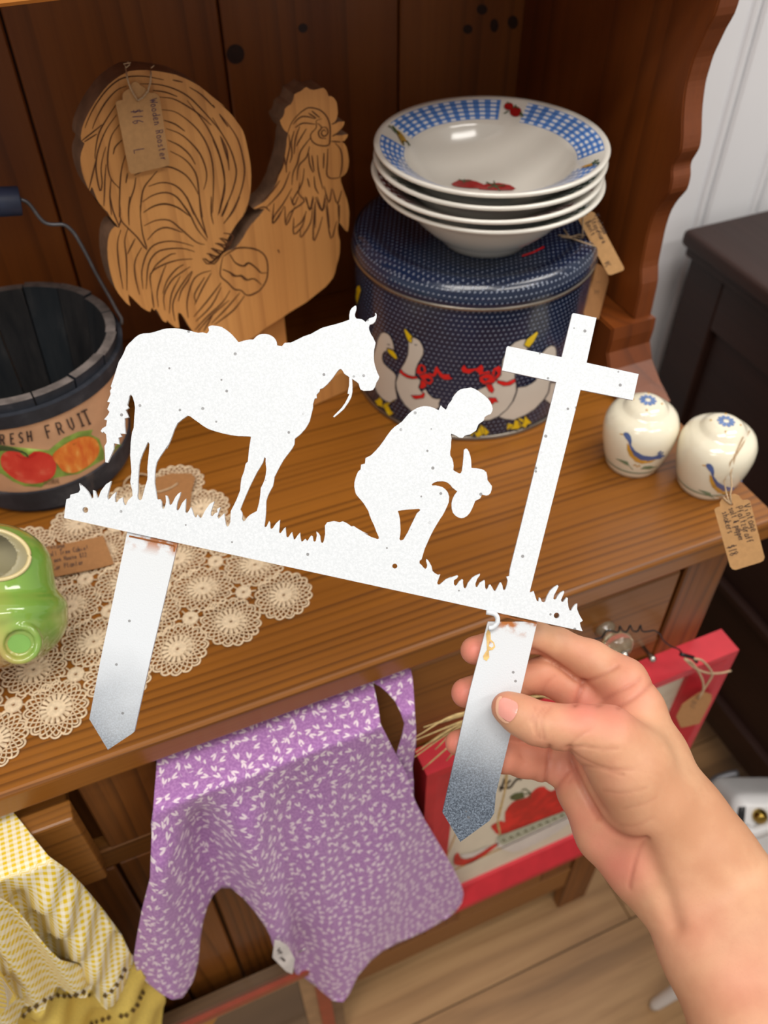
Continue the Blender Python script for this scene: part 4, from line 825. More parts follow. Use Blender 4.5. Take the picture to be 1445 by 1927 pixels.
for ex, ey in (g1([(435, 527), (742, 528)])): strokes('eye_print', [[(ex - 2.5, ey - 1), (ex, ey + 1), (ex + 2.5, ey)]], 1.2, sS3, M['outline'], tin)
# ------------------------------------------------------------------ stacked rim bowls
bprof = [(0.0, 0.004), (0.030, 0.004), (0.033, 0.0), (0.0355, 0.0003), (0.037, 0.004), (0.048, 0.0125), (0.060, 0.0245), (0.067, 0.0345), (0.070, 0.0395), (0.0785, 0.0440), (0.0858, 0.0468), (0.0884, 0.0482), (0.0892, 0.0500), (0.0880, 0.0514), (0.0850, 0.0502), (0.0780, 0.0470), (0.0660, 0.0410), (0.0635, 0.0368), (0.058, 0.0275), (0.046, 0.0160), (0.033, 0.0098), (0.015, 0.0082), (0.0, 0.008)]
def seg_uv(prof):
    L = [0]
    for a, b in zip(prof[:-1], prof[1:]): L.append(L[-1] + math.hypot(b[0] - a[0], b[1] - a[1]))
    # v: 0..0.5 outside, rim edge 0.5, band between 0.55 and 0.82, then the well
    k1 = 14; k2 = 16; out = []
    for i in range(len(prof)):
        if i <= k1: out.append(0.55 * L[i] / L[k1])
        elif i <= k2: out.append(0.55 + 0.27 * (L[i] - L[k1]) / (L[k2] - L[k1]))
        else: out.append(0.82 + 0.18 * (L[i] - L[k2]) / (L[-1] - L[k2]))
    return out
vv = seg_uv(bprof)
def bowl(c, rot, mat, label):
    n = 96; vs, fs, uv = lathe_data(bprof, c, n); m = len(bprof)
    uv = [((i // m) / n + rot, vv[i % m]) for i in range(len(vs))]
    o = mesh_obj('bowl', vs, fs, mat, None, True, uv); tag(o, label, 'bowl', 'stacked rim bowls on the navy tin')
    return o
bz = CT + 0.1508
BC = [(0.3290, 0.5700), (0.3255, 0.5690), (0.3283, 0.5710), (0.3290, 0.5718)]
bowl((*BC[0], bz), 0.02, M['bowl_green'], 'lowest white bowl of the stack, resting on the navy tin lid')
bowl((*BC[1], bz + 0.0088), 0.30, M['bowl_red'], 'white bowl with dark red check rim, second from the bottom of the stack')
bowl((*BC[2], bz + 0.0176), 0.15, M['bowl_green'], 'white bowl with green check rim, directly under the topmost bowl')
tb = bowl((*BC[3], bz + 0.0264), 0.0, M['bowl_blue'], 'topmost white bowl with blue gingham rim and painted tomatoes')
sBw = bvh_surf([tb], 0.0010); sBw2 = bvh_surf([tb], 0.0014)
def b1(p): return C(690, 170, 3.0745, p)
pr_ = [decal('tomato_print', [b1([(490, 545), (530, 526), (590, 522), (640, 535), (680, 552), (665, 572), (600, 572), (540, 566), (500, 558)])], sBw, M['tomato'], tb, 6), decal('tomato_print', [b1([(640, 568), (690, 548), (760, 541), (830, 554), (862, 574), (840, 584), (780, 584), (700, 582), (650, 578)])], sBw, M['tomato'], tb, 6),
       decal('tomato_print', [b1(disc_px(822, 97, 27, 14, 22))], sBw, M['tomato'], tb, 5), decal('tomato_print', [b1(disc_px(862, 128, 34, 14, 30))], sBw, M['tomato'], tb, 5)]
strokes('leaf_print', [b1(l) for l in ([(530, 525), (570, 535), (600, 530)], [(565, 522), (560, 545)], [(690, 540), (740, 560), (800, 560)], [(735, 532), (745, 575)], [(700, 575), (745, 558)], [(770, 590), (745, 560)], [(795, 140), (820, 128)], [(885, 140), (905, 160)], [(860, 90), (865, 105), (880, 110)], [(845, 108), (862, 98)], [(812, 75), (825, 85)], [(890, 130), (905, 158)])], 2.2, sBw2, M['leaf'], tb)
decal('corn_print', [b1([(165, 232), (190, 245), (215, 275), (233, 305), (215, 300), (208, 322), (190, 290), (175, 260)])], sBw, M['corn'], tb, 5)
strokes('leaf_print', [b1(l) for l in ([(122, 212), (150, 228), (175, 250)], [(145, 212), (165, 238)], [(205, 300), (212, 328)], [(228, 300), (242, 325)], [(150, 235), (185, 262)])], 2.0, sBw2, M['leaf'], tb)
decal('carrot_print', [b1([(1235, 455), (1265, 440), (1305, 428), (1308, 440), (1270, 450)])], sBw, M['bird_ochre'], tb, 5)
strokes('leaf_print', [b1(l) for l in ([(1305, 430), (1330, 420), (1345, 412)], [(1308, 435), (1350, 428)], [(1320, 425), (1325, 412)], [(1330, 432), (1345, 438)])], 2.2, sBw2, M['leaf'], tb)
# red print peeking on the lid, tags of bowls and tin
strokes('red_print', [C(650, 340, 2.89, [(960, 412), (1020, 392), (1080, 362)])], 3.5, bvh_surf([lid], 0.0004), M['red_print'], lid)
def t2(p): return C(1000, 340, 6.0208, p)
bt = t2([(530, 230), (560, 250), (600, 285), (640, 330), (680, 350), (715, 365), (735, 395), (1045, 980), (1048, 1005), (1030, 1020), (905, 1068), (880, 1068), (860, 1050), (512, 400), (512, 375), (530, 375), (512, 310), (512, 285), (525, 275), (520, 245)])
BP = AD(1130, 440, 0.695); bn = np.array(CAM) - np.array(BP); bn = bn / np.linalg.norm(bn) + np.array([0.35, -0.15, -0.25])
bt_o = price_tag(bt, BP, bn, 'kraft tag with handwriting hanging off the right side of the bowl stack', M['kraft'],
    [('Vintage', 1117, 405, 10.5, 62, 1.2, 0.04), ('Stoneware', 1110, 414, 10, 62, 1.2, 0.04), ('Bowls', 1101, 419, 10, 62, 1.2, 0.04), ('VC', 1136, 495, 11, 64, 1.0, 0.04)], M['ink'], 1.3, (1102.5, 404))
sb_ = plane_surf(BP, bn, 0.001)
strings('twine', [[sb_(1103, 405), sb_(1100, 396), sb_(1098, 388), (BC[2][0] + 0.087, BC[2][1] - 0.012, bz + 0.060)]], 0.0006, sb_, bt_o)
sl_ = bvh_surf([lid], 0.0012)
strings('twine', [[sb_(1103, 405), sb_(1097, 410), sl_(1096, 450), sl_(1075, 448), sl_(1050, 445)], [sl_(1118, 465), sl_(1095, 458), sl_(1072, 450), sl_(1060, 434)], [sl_(1115, 448), sl_(1090, 444), sl_(1070, 450), sl_(1055, 448)]], 0.0006, sl_, bt_o)
tt = t2([(745, 940), (790, 960), (830, 1000), (870, 1070), (875, 1130), (760, 1570), (600, 1530), (600, 1480)])
TPt = Vector((TC[0] + 0.098, TC[1] - 0.048, CT + 0.10)); 
price_tag(tt, TPt, (0.62, -0.72, 0.25), 'plain kraft tag hanging down beside the navy tin, under the bowls tag', M['kraft_dark'], [('14', 1123, 528, 8, 95, 1.2, 0.05), ('TC', 1119, 545, 8, 95, 1.2, 0.05)], M['ink_soft'], 1.1)
# ------------------------------------------------------------------ salt and pepper shakers
sprof = [(0.0, 0.0012), (0.017, 0.0012), (0.0195, 0.0), (0.0215, 0.0006), (0.0228, 0.004), (0.0262, 0.016), (0.0288, 0.028), (0.0298, 0.038), (0.0292, 0.046), (0.0265, 0.0525), (0.0225, 0.0560), (0.0190, 0.0575), (0.0172, 0.0590), (0.0158, 0.0615), (0.0125, 0.0642), (0.0075, 0.0658), (0.0, 0.0664)]
def s1c(p): return C(1100, 700, 4.1884, p)
def shaker(c, label, dx, dy, kx):
    c = (c[0], c[1], CT); t = thing('shaker', label, 'shaker', c, 'goose shakers on the counter corner')
    b = lathe('shaker_body', [(r * 1.02, z) for r, z in sprof], c, M['cream'], t, 56)
    s = bvh_surf([b], 0.0003); s2 = bvh_surf([b], 0.0005); s3 = bvh_surf([b], 0.0007)
    def q(p): return [(1100 + (x * 1.0 + dx) / 4.1884, 700 + (y + dy) / 4.1884) for x, y in p]
    decal('bird_breast_print', [q([(335, 560), (355, 580), (380, 640), (430, 685), (500, 700), (560, 690), (520, 712), (450, 722), (400, 705), (355, 660), (335, 610)])], s, M['bird_ochre'], t, 5)
    decal('bird_print', [q([(305, 490), (318, 474), (345, 478), (365, 505), (372, 540), (368, 575), (400, 620), (460, 655), (530, 665), (575, 655), (620, 650), (600, 680), (560, 685), (500, 698), (440, 690), (390, 655), (362, 600), (345, 545), (320, 515)])], s2, M['bird_blue'], t, 5)
    strokes('tail_print', [q(l) for l in ([(575, 640), (600, 620)], [(585, 660), (600, 640), (618, 628)], [(600, 665), (625, 655)], [(570, 665), (590, 640)])], 2.4, s3, M['bird_blue'], t)
    strokes('beak_print', [q([(280, 487), (308, 492)])], 1.8, s2, M['bird_ochre'], t)
    decal('leaf_print', [q([(250, 682), (290, 690), (340, 705), (355, 740), (320, 725), (290, 705)])], s2, M['sage'], t, 5); decal('leaf_print', [q([(440, 765), (470, 742), (520, 738), (560, 748), (510, 765)])], s, M['sage'], t, 5)
    strokes('leaf_print', [q([(355, 740), (380, 770)]), q([(250, 682), (290, 700)]), q([(510, 752), (570, 746)])], 1.2, s, M['sage'], t)
    strokes('foot_print', [q([(385, 735), (400, 728), (415, 748), (428, 732), (440, 745)])], 2.0, s, M['bird_ochre'], t)
    rr = [(0.0249, 0.0075 + 0.0002), (0.0254, 0.0095)]
    lathe('green_ring_print', [(0.0245 * 1.02 + 0.0003 - 0.0003, 0.0085), (0.0249 * 1.02 + 0.0002, 0.0099)], c, M['sage'], t, 56)
    # flower on the dome: ring of petals around a white heart
    fc = Vector((c[0], c[1], c[2]))
    vs, fs = [], []
    def dome(x, y):
        r = math.hypot(x, y) / 1.02; zz = np.interp(r, [0, 0.0075, 0.0125, 0.0158, 0.0172], [0.0664, 0.0658, 0.0642, 0.0615, 0.059]); return Vector((c[0] + x, c[1] + y, c[2] + zz + 0.0004))
    for k in range(10):
        a = 2 * math.pi * k / 10; b0 = len(vs)
        for (rr_, da) in ((0.0022, -0.22), (0.0052, -0.30), (0.0072, -0.12), (0.0066, 0.0), (0.0072, 0.12), (0.0052, 0.30), (0.0022, 0.22)): vs.append(dome(rr_ * math.cos(a + da), rr_ * math.sin(a + da)))
        fs.append(tuple(range(b0, b0 + 7)))
    mesh_obj('flower_print', vs, fs, M['flower_blue'], t)
    for k in range(4):
        a = 0.9 + k * math.pi / 2; P = dome(0.0112 * math.cos(a), 0.0112 * math.sin(a)); tube('pour_hole', [P - Vector((0, 0, 0.0006)), P + Vector((0, 0, 0.0001))], 0.0008, M['bird_ochre'], t, 8)
    return t
shaker((0.4055, 0.4200), 'cream shaker with blue goose standing left of its tagged twin', 0, 0, 1)
s2c = shaker((0.4460, 0.3740), 'cream shaker with blue goose at the counter corner, twine tag in front', 650, 245, 1)
st = s1c([(1150, 968), (1180, 962), (1215, 975), (1232, 1000), (1245, 1012), (1285, 1008), (1305, 1020), (1418, 1460), (1410, 1485), (1385, 1500), (1190, 1560), (1165, 1555), (1145, 1530), (1022, 1085), (1035, 1072), (1068, 1060), (1065, 1030), (1078, 1005), (1100, 992), (1130, 990)])
SP = AD(1390, 1000, 0.585); snn = np.array(CAM) - np.array(SP); snn = snn / np.linalg.norm(snn) + np.array([0.1, -0.1, -0.35])
so = price_tag(st, SP, snn, 'kraft tag hanging from the right shaker over the counter edge', M['kraft'],
    [('Vintage', 1398, 951, 14, 72, 1.15, 0.04), ('Pfaltzgraff', 1384, 955, 13, 72, 1.05, 0.04), ('salt & pepper', 1371, 957, 12, 72, 0.88, 0.04), ('shakers', 1358, 964, 13, 74, 1.0, 0.04), ('$18', 1368, 1028, 16, 72, 0.9, 0.04)], M['ink'], 1.5, (1376.5, 949))
sq = plane_surf(SP, snn, 0.0008); sk_ = bvh_surf([c for c in s2c.children if c.name.startswith('shaker_body')], 0.0008)
strings('twine', [[sq(1376, 949), sq(1370, 940), sq(1366, 925), sk_(1362, 905), sk_(1374, 870), sk_(1385, 850), sk_(1397, 822)], [sq(1376, 949), sq(1374, 930), sq(1377, 915), sk_(1374, 890), sk_(1382, 860), sk_(1395, 840), sk_(1409, 812)], [sq(1376, 949), sq(1367, 942), sq(1361, 936)]], 0.0006, sq, so)
# ------------------------------------------------------------------ black stave bucket
KC = Vector((-0.0515, 0.621, CT)); bucket = thing('wooden_bucket', 'blackened wooden stave bucket with FRESH FRUIT paper band and wire handle', 'bucket', KC)
KR0, KR1, KH = 0.0635, 0.0812, 0.1215
NS = 16
def stave(k):
    a0 = 2 * math.pi * (k + 0.02) / NS + 0.12; a1 = 2 * math.pi * (k + 0.98) / NS + 0.12; n = 6; vs = []; fs = []
    j = 0.0006 * ((k * 7) % 3)
    for zi, z in enumerate((0.0, KH + 0.0008 * ((k * 5) % 3))):
        R_ = KR0 + (KR1 - KR0) * z / KH + j
        for i in range(n + 1):
            a = a0 + (a1 - a0) * i / n
            for rr in (R_, R_ - 0.0075): vs.append(KC + Vector((rr * math.cos(a), rr * math.sin(a), z)))
    m = (n + 1) * 2
    for i in range(n):
        b = 2 * i
        fs += [(b, b + 2, m + b + 2, m + b), (b + 1, m + b + 1, m + b + 3, b + 3), (m + b, m + b + 2, m + b + 3, m + b + 1), (b, b + 1, b + 3, b + 2)]
    fs += [(0, m, m + 1, 1), (2 * n, 2 * n + 1, m + 2 * n + 1, m + 2 * n)]
    o = mesh_obj('stave', vs, fs, M['bucket'], bucket)
    o.data.materials.append(M['rimtop']); o.data.materials.append(M['bucket_in'])
    for p in o.data.polygons:
        if p.normal.z > 0.9: p.material_index = 1
        elif p.normal.dot(Vector((p.center.x, p.center.y, 0)).normalized()) < -0.6: p.material_index = 2
for k in range(NS): stave(k)
def Rb(z): return KR0 + (KR1 - KR0) * z / KH
def hoop(name, z0, z1, t, mat):
    return lathe(name, [(Rb(z0) + 0.001, z0), (Rb(z0) + t, z0 + 0.0005), (Rb(z1) + t, z1 - 0.0005), (Rb(z1) + 0.001, z1)], KC, mat, bucket, 64, False)
hoop('hoop', 0.1005, 0.1140, 0.0046, M['bucket']); hoop('hoop', 0.006, 0.0285, 0.0050, M['bucket'])
lb = lathe('paper_band', [(Rb(0.0285) + 0.0034, 0.0285), (Rb(0.1010) + 0.0034, 0.1010)], KC, M['label_paper'], bucket, 64)
lathe('bottom_board', [(0.0, 0.006), (KR0 - 0.004, 0.006)], KC, M['bucket_in'], bucket, 32)
sK = bvh_surf([lb], 0.0003); sK2 = bvh_surf([lb], 0.0005); sK3 = bvh_surf([lb], 0.0007)
def k1(p): return C(0, 620, 5.1607, p)
decal('green_print', [k1([(-150, 1130), (0, 1120), (150, 1140), (470, 1170), (520, 1130), (620, 1050), (760, 990), (900, 970), (880, 1020), (960, 1060), (1010, 1190), (1010, 1260), (900, 1320), (760, 1400), (640, 1420), (520, 1440), (400, 1530), (240, 1520), (120, 1470), (20, 1400), (-150, 1350)]), k1([(1080, 1180), (1150, 1100), (1160, 1140), (1090, 1200)])], sK, M['label_green'], bucket, 9)
decal('apple_print', [k1(smooth_line([(5, 1260), (30, 1200), (90, 1175), (180, 1180), (250, 1235), (330, 1180), (430, 1190), (510, 1230), (545, 1310), (530, 1400), (470, 1460), (370, 1490), (250, 1490), (150, 1450), (70, 1390), (20, 1330)], 2, True))], sK2, M['apple'], bucket, 8)
decal('orange_print', [k1(smooth_line([(510, 1210), (570, 1150), (660, 1090), (760, 1045), (860, 1035), (930, 1070), (960, 1150), (940, 1230), (880, 1300), (790, 1360), (700, 1390), (610, 1370), (560, 1310), (520, 1260)], 2, True))], sK3, M['orange'], bucket, 8)
decal('leaf_print', [k1([(-60, 1130), (30, 1120), (120, 1140), (200, 1170), (260, 1200), (130, 1175), (20, 1170), (-60, 1190)])], sK3, M['leaf'], bucket, 8)
strokes('stem_print', [k1([(200, 1175), (250, 1200), (275, 1235)]), k1([(705, 1105), (730, 1120)]), k1([(735, 1095), (712, 1122)])], 3.0, sK3, M['leaf'], bucket)
strokes('apple_line_print', [k1([(160, 1210), (215, 1245), (280, 1240), (350, 1200)])], 2.0, sK3, M['cherry'], bucket)
Lf = []
for ch, x, y, h, a in (('F', -30, 838, 19, -3), ('R', 0, 836, 19, -3), ('E', 19, 834.5, 19, -5), ('S', 35, 832.5, 19, -6), ('H', 51, 830.5, 20, -8)): Lf += text_lines(ch, x, y, h, a, 1.25)
for ch, x, y, h, a in (('F', 88, 825, 24, -17), ('R', 110, 818, 23, -20), ('U', 131, 810, 23, -22), ('I', 149, 803, 24, -22), ('T', 161, 800, 27, -24)): Lf += text_lines(ch, x, y, h, a, 1.3)
strokes('lettering', Lf, 2.9, sK3, M['ink'], bucket, 5)
Ls = text_lines('100% A', -30, 902, 9, 10, 1.0) + text_lines('NATURAL', 82, 912, 9, -8, 1.05)
strokes('lettering', Ls, 1.2, sK3, M['ink_soft'], bucket, 5)
# wire handle and grip
hy = KC.y
hp = [(-KR1 - 0.003, 0.104), (-0.086, 0.13), (-0.080, 0.165), (-0.068, 0.198), (-0.06, 0.205), (-0.052, 0.208), (-0.046, 0.221)]
left = [Vector((KC.x + x, hy, CT + z)) for x, z in hp]
rp = C(0, 340, 5.5577, [(1270, 1500), (1270, 1440), (1230, 1370), (1160, 1240), (1080, 1100), (1000, 960), (930, 820), (860, 690), (790, 570), (740, 510), (690, 470), (640, 455), (560, 458), (500, 450), (450, 425), (400, 370), (350, 300), (310, 250), (270, 215), (210, 195)])
plH = plane_surf((0, hy + 0.0, 0), (0, -1, 0))
right = [plH(*p) for p in rp]
tube('handle_wire', smooth_line([tuple(p) for p in left[:-1]] + [tuple(plH(-90, 378)), tuple(plH(-60, 378))], 3), 0.0014, M['wire'], bucket, 6)
tube('handle_wire', smooth_line([tuple(p) for p in right], 2), 0.0014, M['wire'], bucket, 8)
ga, gb = plH(-70, 383), plH(38, 378)
tube('handle_grip', [ga, ga + (gb - ga) * 0.02, ga + (gb - ga) * 0.98, gb], 0.0102, M['handle_grip'], bucket, 24, rs=[0.009, 0.0098, 0.0098, 0.0092])
# ------------------------------------------------------------------ SDF mesher (surface nets) for the rounded bodies
def surf_net(V, o, h):
    S = V < 0; nx, ny, nz = V.shape
    cnt = np.zeros((nx - 1, ny - 1, nz - 1), np.float32); pos = np.zeros((nx - 1, ny - 1, nz - 1, 3), np.float32)
    cs = [(i, j, k) for i in (0, 1) for j in (0, 1) for k in (0, 1)]
    sl = lambda c, A: A[c[0]:nx - 1 + c[0], c[1]:ny - 1 + c[1], c[2]:nz - 1 + c[2]]
    for a in cs:
        for ax in range(3):
            if a[ax]: continue
            b = list(a); b[ax] = 1; va = sl(a, V); vb = sl(b, V); cr = (va < 0) != (vb < 0)
            idx = np.nonzero(cr); t = va[idx] / (va[idx] - vb[idx]); cnt[idx] += 1
            for q in range(3): pos[idx + (np.full(len(t), q),)] += a[q] + (t if q == ax else 0)
    m = cnt > 0; ids = -np.ones(m.shape, np.int64); I = np.nonzero(m); ids[I] = np.arange(len(I[0]))
    verts = (np.stack(I, 1) + pos[I] / cnt[I][:, None]) * h + o
    F = []
    for ax in range(3):
        b = [slice(None)] * 3; a = [slice(None)] * 3; b[ax] = slice(1, None); a[ax] = slice(None, -1)
        sa = S[tuple(a)]; sb = S[tuple(b)]; u, w_ = [(1, 2), (2, 0), (0, 1)][ax]
        cr = sa != sb; J = list(np.nonzero(cr)); ok = (J[u] > 0) & (J[w_] > 0) & (J[u] < V.shape[u] - 1) & (J[w_] < V.shape[w_] - 1)
        J = [q[ok] for q in J]; flip = sb[tuple(J)]
        def g(du, dw):
            K = [q.copy() for q in J]; K[u] += du; K[w_] += dw; return ids[tuple(K)]
        q4 = np.stack([g(-1, -1), g(0, -1), g(0, 0), g(-1, 0)], 1); q4[flip] = q4[flip][:, ::-1]; F.append(q4)
    return verts, np.concatenate(F)
def smin(a, b, k):
    h = np.clip(0.5 + 0.5 * (b - a) / k, 0, 1); return b * (1 - h) + a * h - k * h * (1 - h)
def capsule(G, a, b, ra, rb):
    a = np.array(a, np.float32); b = np.array(b, np.float32); ba = b - a; d = [G[i] - a[i] for i in range(3)]
    t = np.clip((d[0] * ba[0] + d[1] * ba[1] + d[2] * ba[2]) / float(ba @ ba + 1e-12), 0, 1)
    return np.sqrt((d[0] - ba[0] * t) ** 2 + (d[1] - ba[1] * t) ** 2 + (d[2] - ba[2] * t) ** 2) - (ra + (rb - ra) * t)
def ellipsoid(G, c, r):
    k0 = np.sqrt(sum(((G[i] - c[i]) / r[i]) ** 2 for i in range(3))); k1 = np.sqrt(sum(((G[i] - c[i]) / r[i] ** 2) ** 2 for i in range(3))); return k0 * (k0 - 1) / (k1 + 1e-6)
def camP(px, py, d): return np.array([(px - CX) / FPX * d, (py - CY) / FPX * d, d])
def grid(lo, hi, h):
    ax = [np.arange(lo[i], hi[i] + h, h, dtype=np.float32) for i in range(3)]
    return np.meshgrid(*ax, indexing='ij'), np.array(lo, np.float32)
def cam_mesh(name, fn, lo, hi, h, mat, parent=None, relax=1):
    G, o = grid(lo, hi, h); V = fn(G).astype(np.float32); v, f = surf_net(V, o, h)
    lab = np.arange(len(v))                         # keep the largest connected body only
    for _ in range(400):
        old = lab.copy(); mn = lab[f].min(1)
        for i in range(4): np.minimum.at(lab, f[:, i], mn)
        lab = lab[lab]
        if (lab == old).all(): break
    u_, c_ = np.unique(lab, return_counts=True); keep = lab == u_[c_.argmax()]
    if not keep.all():
        new = np.cumsum(keep) - 1; f = new[f[keep[f[:, 0]]]]; v = v[keep]
    for _ in range(relax):
        acc = np.zeros_like(v); cn = np.zeros(len(v))
        for i in range(4):
            a = f[:, i]; b = f[:, (i + 1) % 4]; np.add.at(acc, a, v[b]); np.add.at(acc, b, v[a]); np.add.at(cn, a, 1); np.add.at(cn, b, 1)
        v = 0.5 * v + 0.5 * acc / np.maximum(cn, 1)[:, None]
    wv = v @ RM.T + CAM
    if parent is not None:
        Mi = np.array(full_matrix(parent).inverted()); wv = wv @ Mi[:3, :3].T + Mi[:3, 3]
    me = bpy.data.meshes.new(name); me.vertices.add(len(wv)); me.vertices.foreach_set('co', wv.astype(np.float32).ravel())
    me.loops.add(len(f) * 4); me.loops.foreach_set('vertex_index', f.astype(np.int32).ravel()); me.polygons.add(len(f))
    me.polygons.foreach_set('loop_start', (np.arange(len(f)) * 4).astype(np.int32))
    me.polygons.foreach_set('use_smooth', [True] * len(f)); me.update(calc_edges=True); me.validate()
    ob = bpy.data.objects.new(name, me); COL.objects.link(ob); me.materials.append(mat)
    if parent is not None: ob.parent = parent
    return ob, v
# ------------------------------------------------------------------ green pottery planter (left edge)
pd = 0.556
def r_(px): return px / FPX * pd
def planter_sdf(G):
    c1 = camP(-8, 1168, pd); c2 = camP(-22, 1075, pd + 0.004)
    low = ellipsoid(G, c1, (r_(130), r_(88), 0.040)); up = ellipsoid(G, c2, (r_(118), r_(92), 0.034))
    d = smin(low, up, 0.014)
    d = smin(d, ellipsoid(G, camP(-8, 1146, pd - 0.001), (r_(129), r_(56), 0.0415)), 0.0012)
    foot = capsule(G, camP(40, 1206, pd - 0.022), camP(46, 1196, pd - 0.004), r_(42), r_(48)); ax = np.array(camP(40, 1206, pd - 0.022)) - np.array(camP(46, 1196, pd - 0.004)); ax = ax / np.linalg.norm(ax)
    f0 = camP(40, 1206, pd - 0.022); h_ = (G[0] - f0[0]) * ax[0] + (G[1] - f0[1]) * ax[1] + (G[2] - f0[2]) * ax[2]
    rr = np.sqrt(np.maximum((G[0] - f0[0]) ** 2 + (G[1] - f0[1]) ** 2 + (G[2] - f0[2]) ** 2 - h_ ** 2, 0))
    foot = np.maximum(foot, h_ - 0.0095); d = smin(d, foot, 0.005)
    tor = np.sqrt((rr - r_(31)) ** 2 + (h_ - 0.0090) ** 2) - 0.0024; d = smin(d, tor, 0.0014); d = np.maximum(d, -np.maximum(rr - r_(25), 0.0070 - h_))
    foot2 = capsule(G, camP(-62, 1252, pd - 0.020), camP(-50, 1238, pd - 0.004), r_(42), r_(46)); d = smin(d, foot2, 0.005)
    wz = RM[2, 0] * G[0] + RM[2, 1] * G[1] + RM[2, 2] * G[2] + CAM[2] - (CT + 0.0016)
    d = np.maximum(d, -wz)
    op = camP(-18, 1044, pd); ex = (G[0] - op[0]) / r_(70); ey = (G[1] - op[1]) / r_(45) - 0.10 * ex
    e = (np.sqrt(ex ** 2 + ey ** 2) - 1) * 0.016
    lip = np.abs(e - 0.001); d = np.maximum(d, -np.maximum(e, G[2] - (pd + 0.018)))
    return d
plo = camP(-170, 960, pd) - np.array([0, 0, 0.055]); phi = camP(140, 1290, pd) + np.array([0, 0, 0.05])
planter, pv = cam_mesh('planter', planter_sdf, plo, phi, 0.0013, M['glaze'], None, 2)
tag(planter, 'green and amber glazed pottery planter with round foot, standing on the crochet runner', 'planter')
pl_s = bvh_surf([planter], 0.0003)
lip_pts = []
for a in np.linspace(0, 2 * math.pi, 60, endpoint=False):
    x = -18 + 73 * math.cos(a); y = 1044 + 47.5 * math.sin(a) + 4.5 * math.cos(a); lip_pts.append(pl_s(x, y))
tube('opening_lip', lip_pts, 0.0014, M['glaze_lip'], planter, 8, True)
decal('foot_disc', [disc_px(36, 1211, 22, 20, 18)], pl_s, M['glaze_disc'], planter, 5)
planter.data.materials.append(M['glaze_in'])
for p in planter.data.polygons:
    q = RM.T @ (np.array(p.center) - CAM); x = q[0] / q[2] * FPX + CX; y = q[1] / q[2] * FPX + CY
    if ((x + 18) / 72) ** 2 + ((y - 1044) / 47 - 0.1 * (x + 18) / 72) ** 2 < 1 and q[2] < pd + 0.022: p.material_index = 1
kt = C(0, 970, 4.8167, [(370, 290), (640, 245), (830, 205), (935, 180), (1035, 440), (880, 480), (700, 515), (500, 555), (430, 560), (360, 400)])
KP = AZ(150, 1040, 0.010); kn_ = np.array([0.05, -0.35, 1.0])
price_tag(kt, KP, kn_, 'brown kraft tag lying on the crochet runner beside the green planter', M['kraft_dark'],
    [('Vintage', 84, 1035, 9, -8, 1.3, 0.05), ('Small Tree Cabin!', 84, 1049, 9, -10, 1.15, 0.05), ('Green House $22', 92, 1060, 8.5, -10, 1.2, 0.05), ('Car Planter', 100, 1073, 9, -11, 1.25, 0.05)], M['ink'], 1.3)
bk = C(110, 820, 4.8167, [(880, 380), (1020, 340), (1200, 340), (1240, 380), (1215, 470), (1200, 560), (1190, 680), (1060, 660), (900, 600), (880, 480)])
BKP = AZ(330, 910, 0.006)
bko = price_tag(bk, BKP, (0, -0.05, 1), 'blank brown kraft tag lying on the runner behind the horse legs', M['kraft_dark'], [], M['ink'])
sbk = plane_surf(BKP, (0, -0.05, 1), 0.001)
strings('twine', [[tuple(sbk(*p)) for p in smooth_line(C(110, 820, 4.8167, [(1080, 430), (1020, 470), (940, 500), (890, 505), (800, 470)]), 3)], [tuple(AZ(p[0], p[1], 0.004)) for p in smooth_line(C(110, 820, 4.8167, [(830, 360), (740, 345), (650, 370), (600, 420), (590, 470)]), 3)]], 0.0008, sbk, bko)
# ------------------------------------------------------------------ crochet runner
runner = thing('crochet_runner', 'ecru crocheted lace runner of round medallions spread on the pine counter', 'runner', (0.0, 0.44, CT + 0.0004))
def ring_tube(R_, r, n, nn=4, amp=0.0, k=0, ph=0.0, z=0.0007):
    P = []
    for i in range(n):
        a = 2 * math.pi * i / n; rr = R_ + amp * (abs(math.sin(a * k / 2 + ph)) if amp else 0); P.append((rr * math.cos(a), rr * math.sin(a), z))
    return tube_data(P, r, nn, True)
def join(parts):
    V, F = [], []
    for v, f in parts:
        b = len(V); V += v; F += [tuple(i + b for i in q) for q in f]
    return V, F
def flat_ring(r0, r1, n, z0=0.0, z1=0.0014, rag=0.0):
    vs, fs = [], []
    for i in range(n):
        a = 2 * math.pi * i / n; o = rag * (i % 2)
        for r, z in ((r0, z0), (r0 + 0.0003, z1), ((r0 + r1) / 2, z1 + 0.0004), (r1 - 0.0003 + o, z1), (r1 + o, z0)): vs.append(Vector((r * math.cos(a), r * math.sin(a), z)))
    for i in range(n):
        j = (i + 1) % n
        for k in range(4): fs.append((i * 5 + k, j * 5 + k, j * 5 + k + 1, i * 5 + k + 1))
    return vs, fs
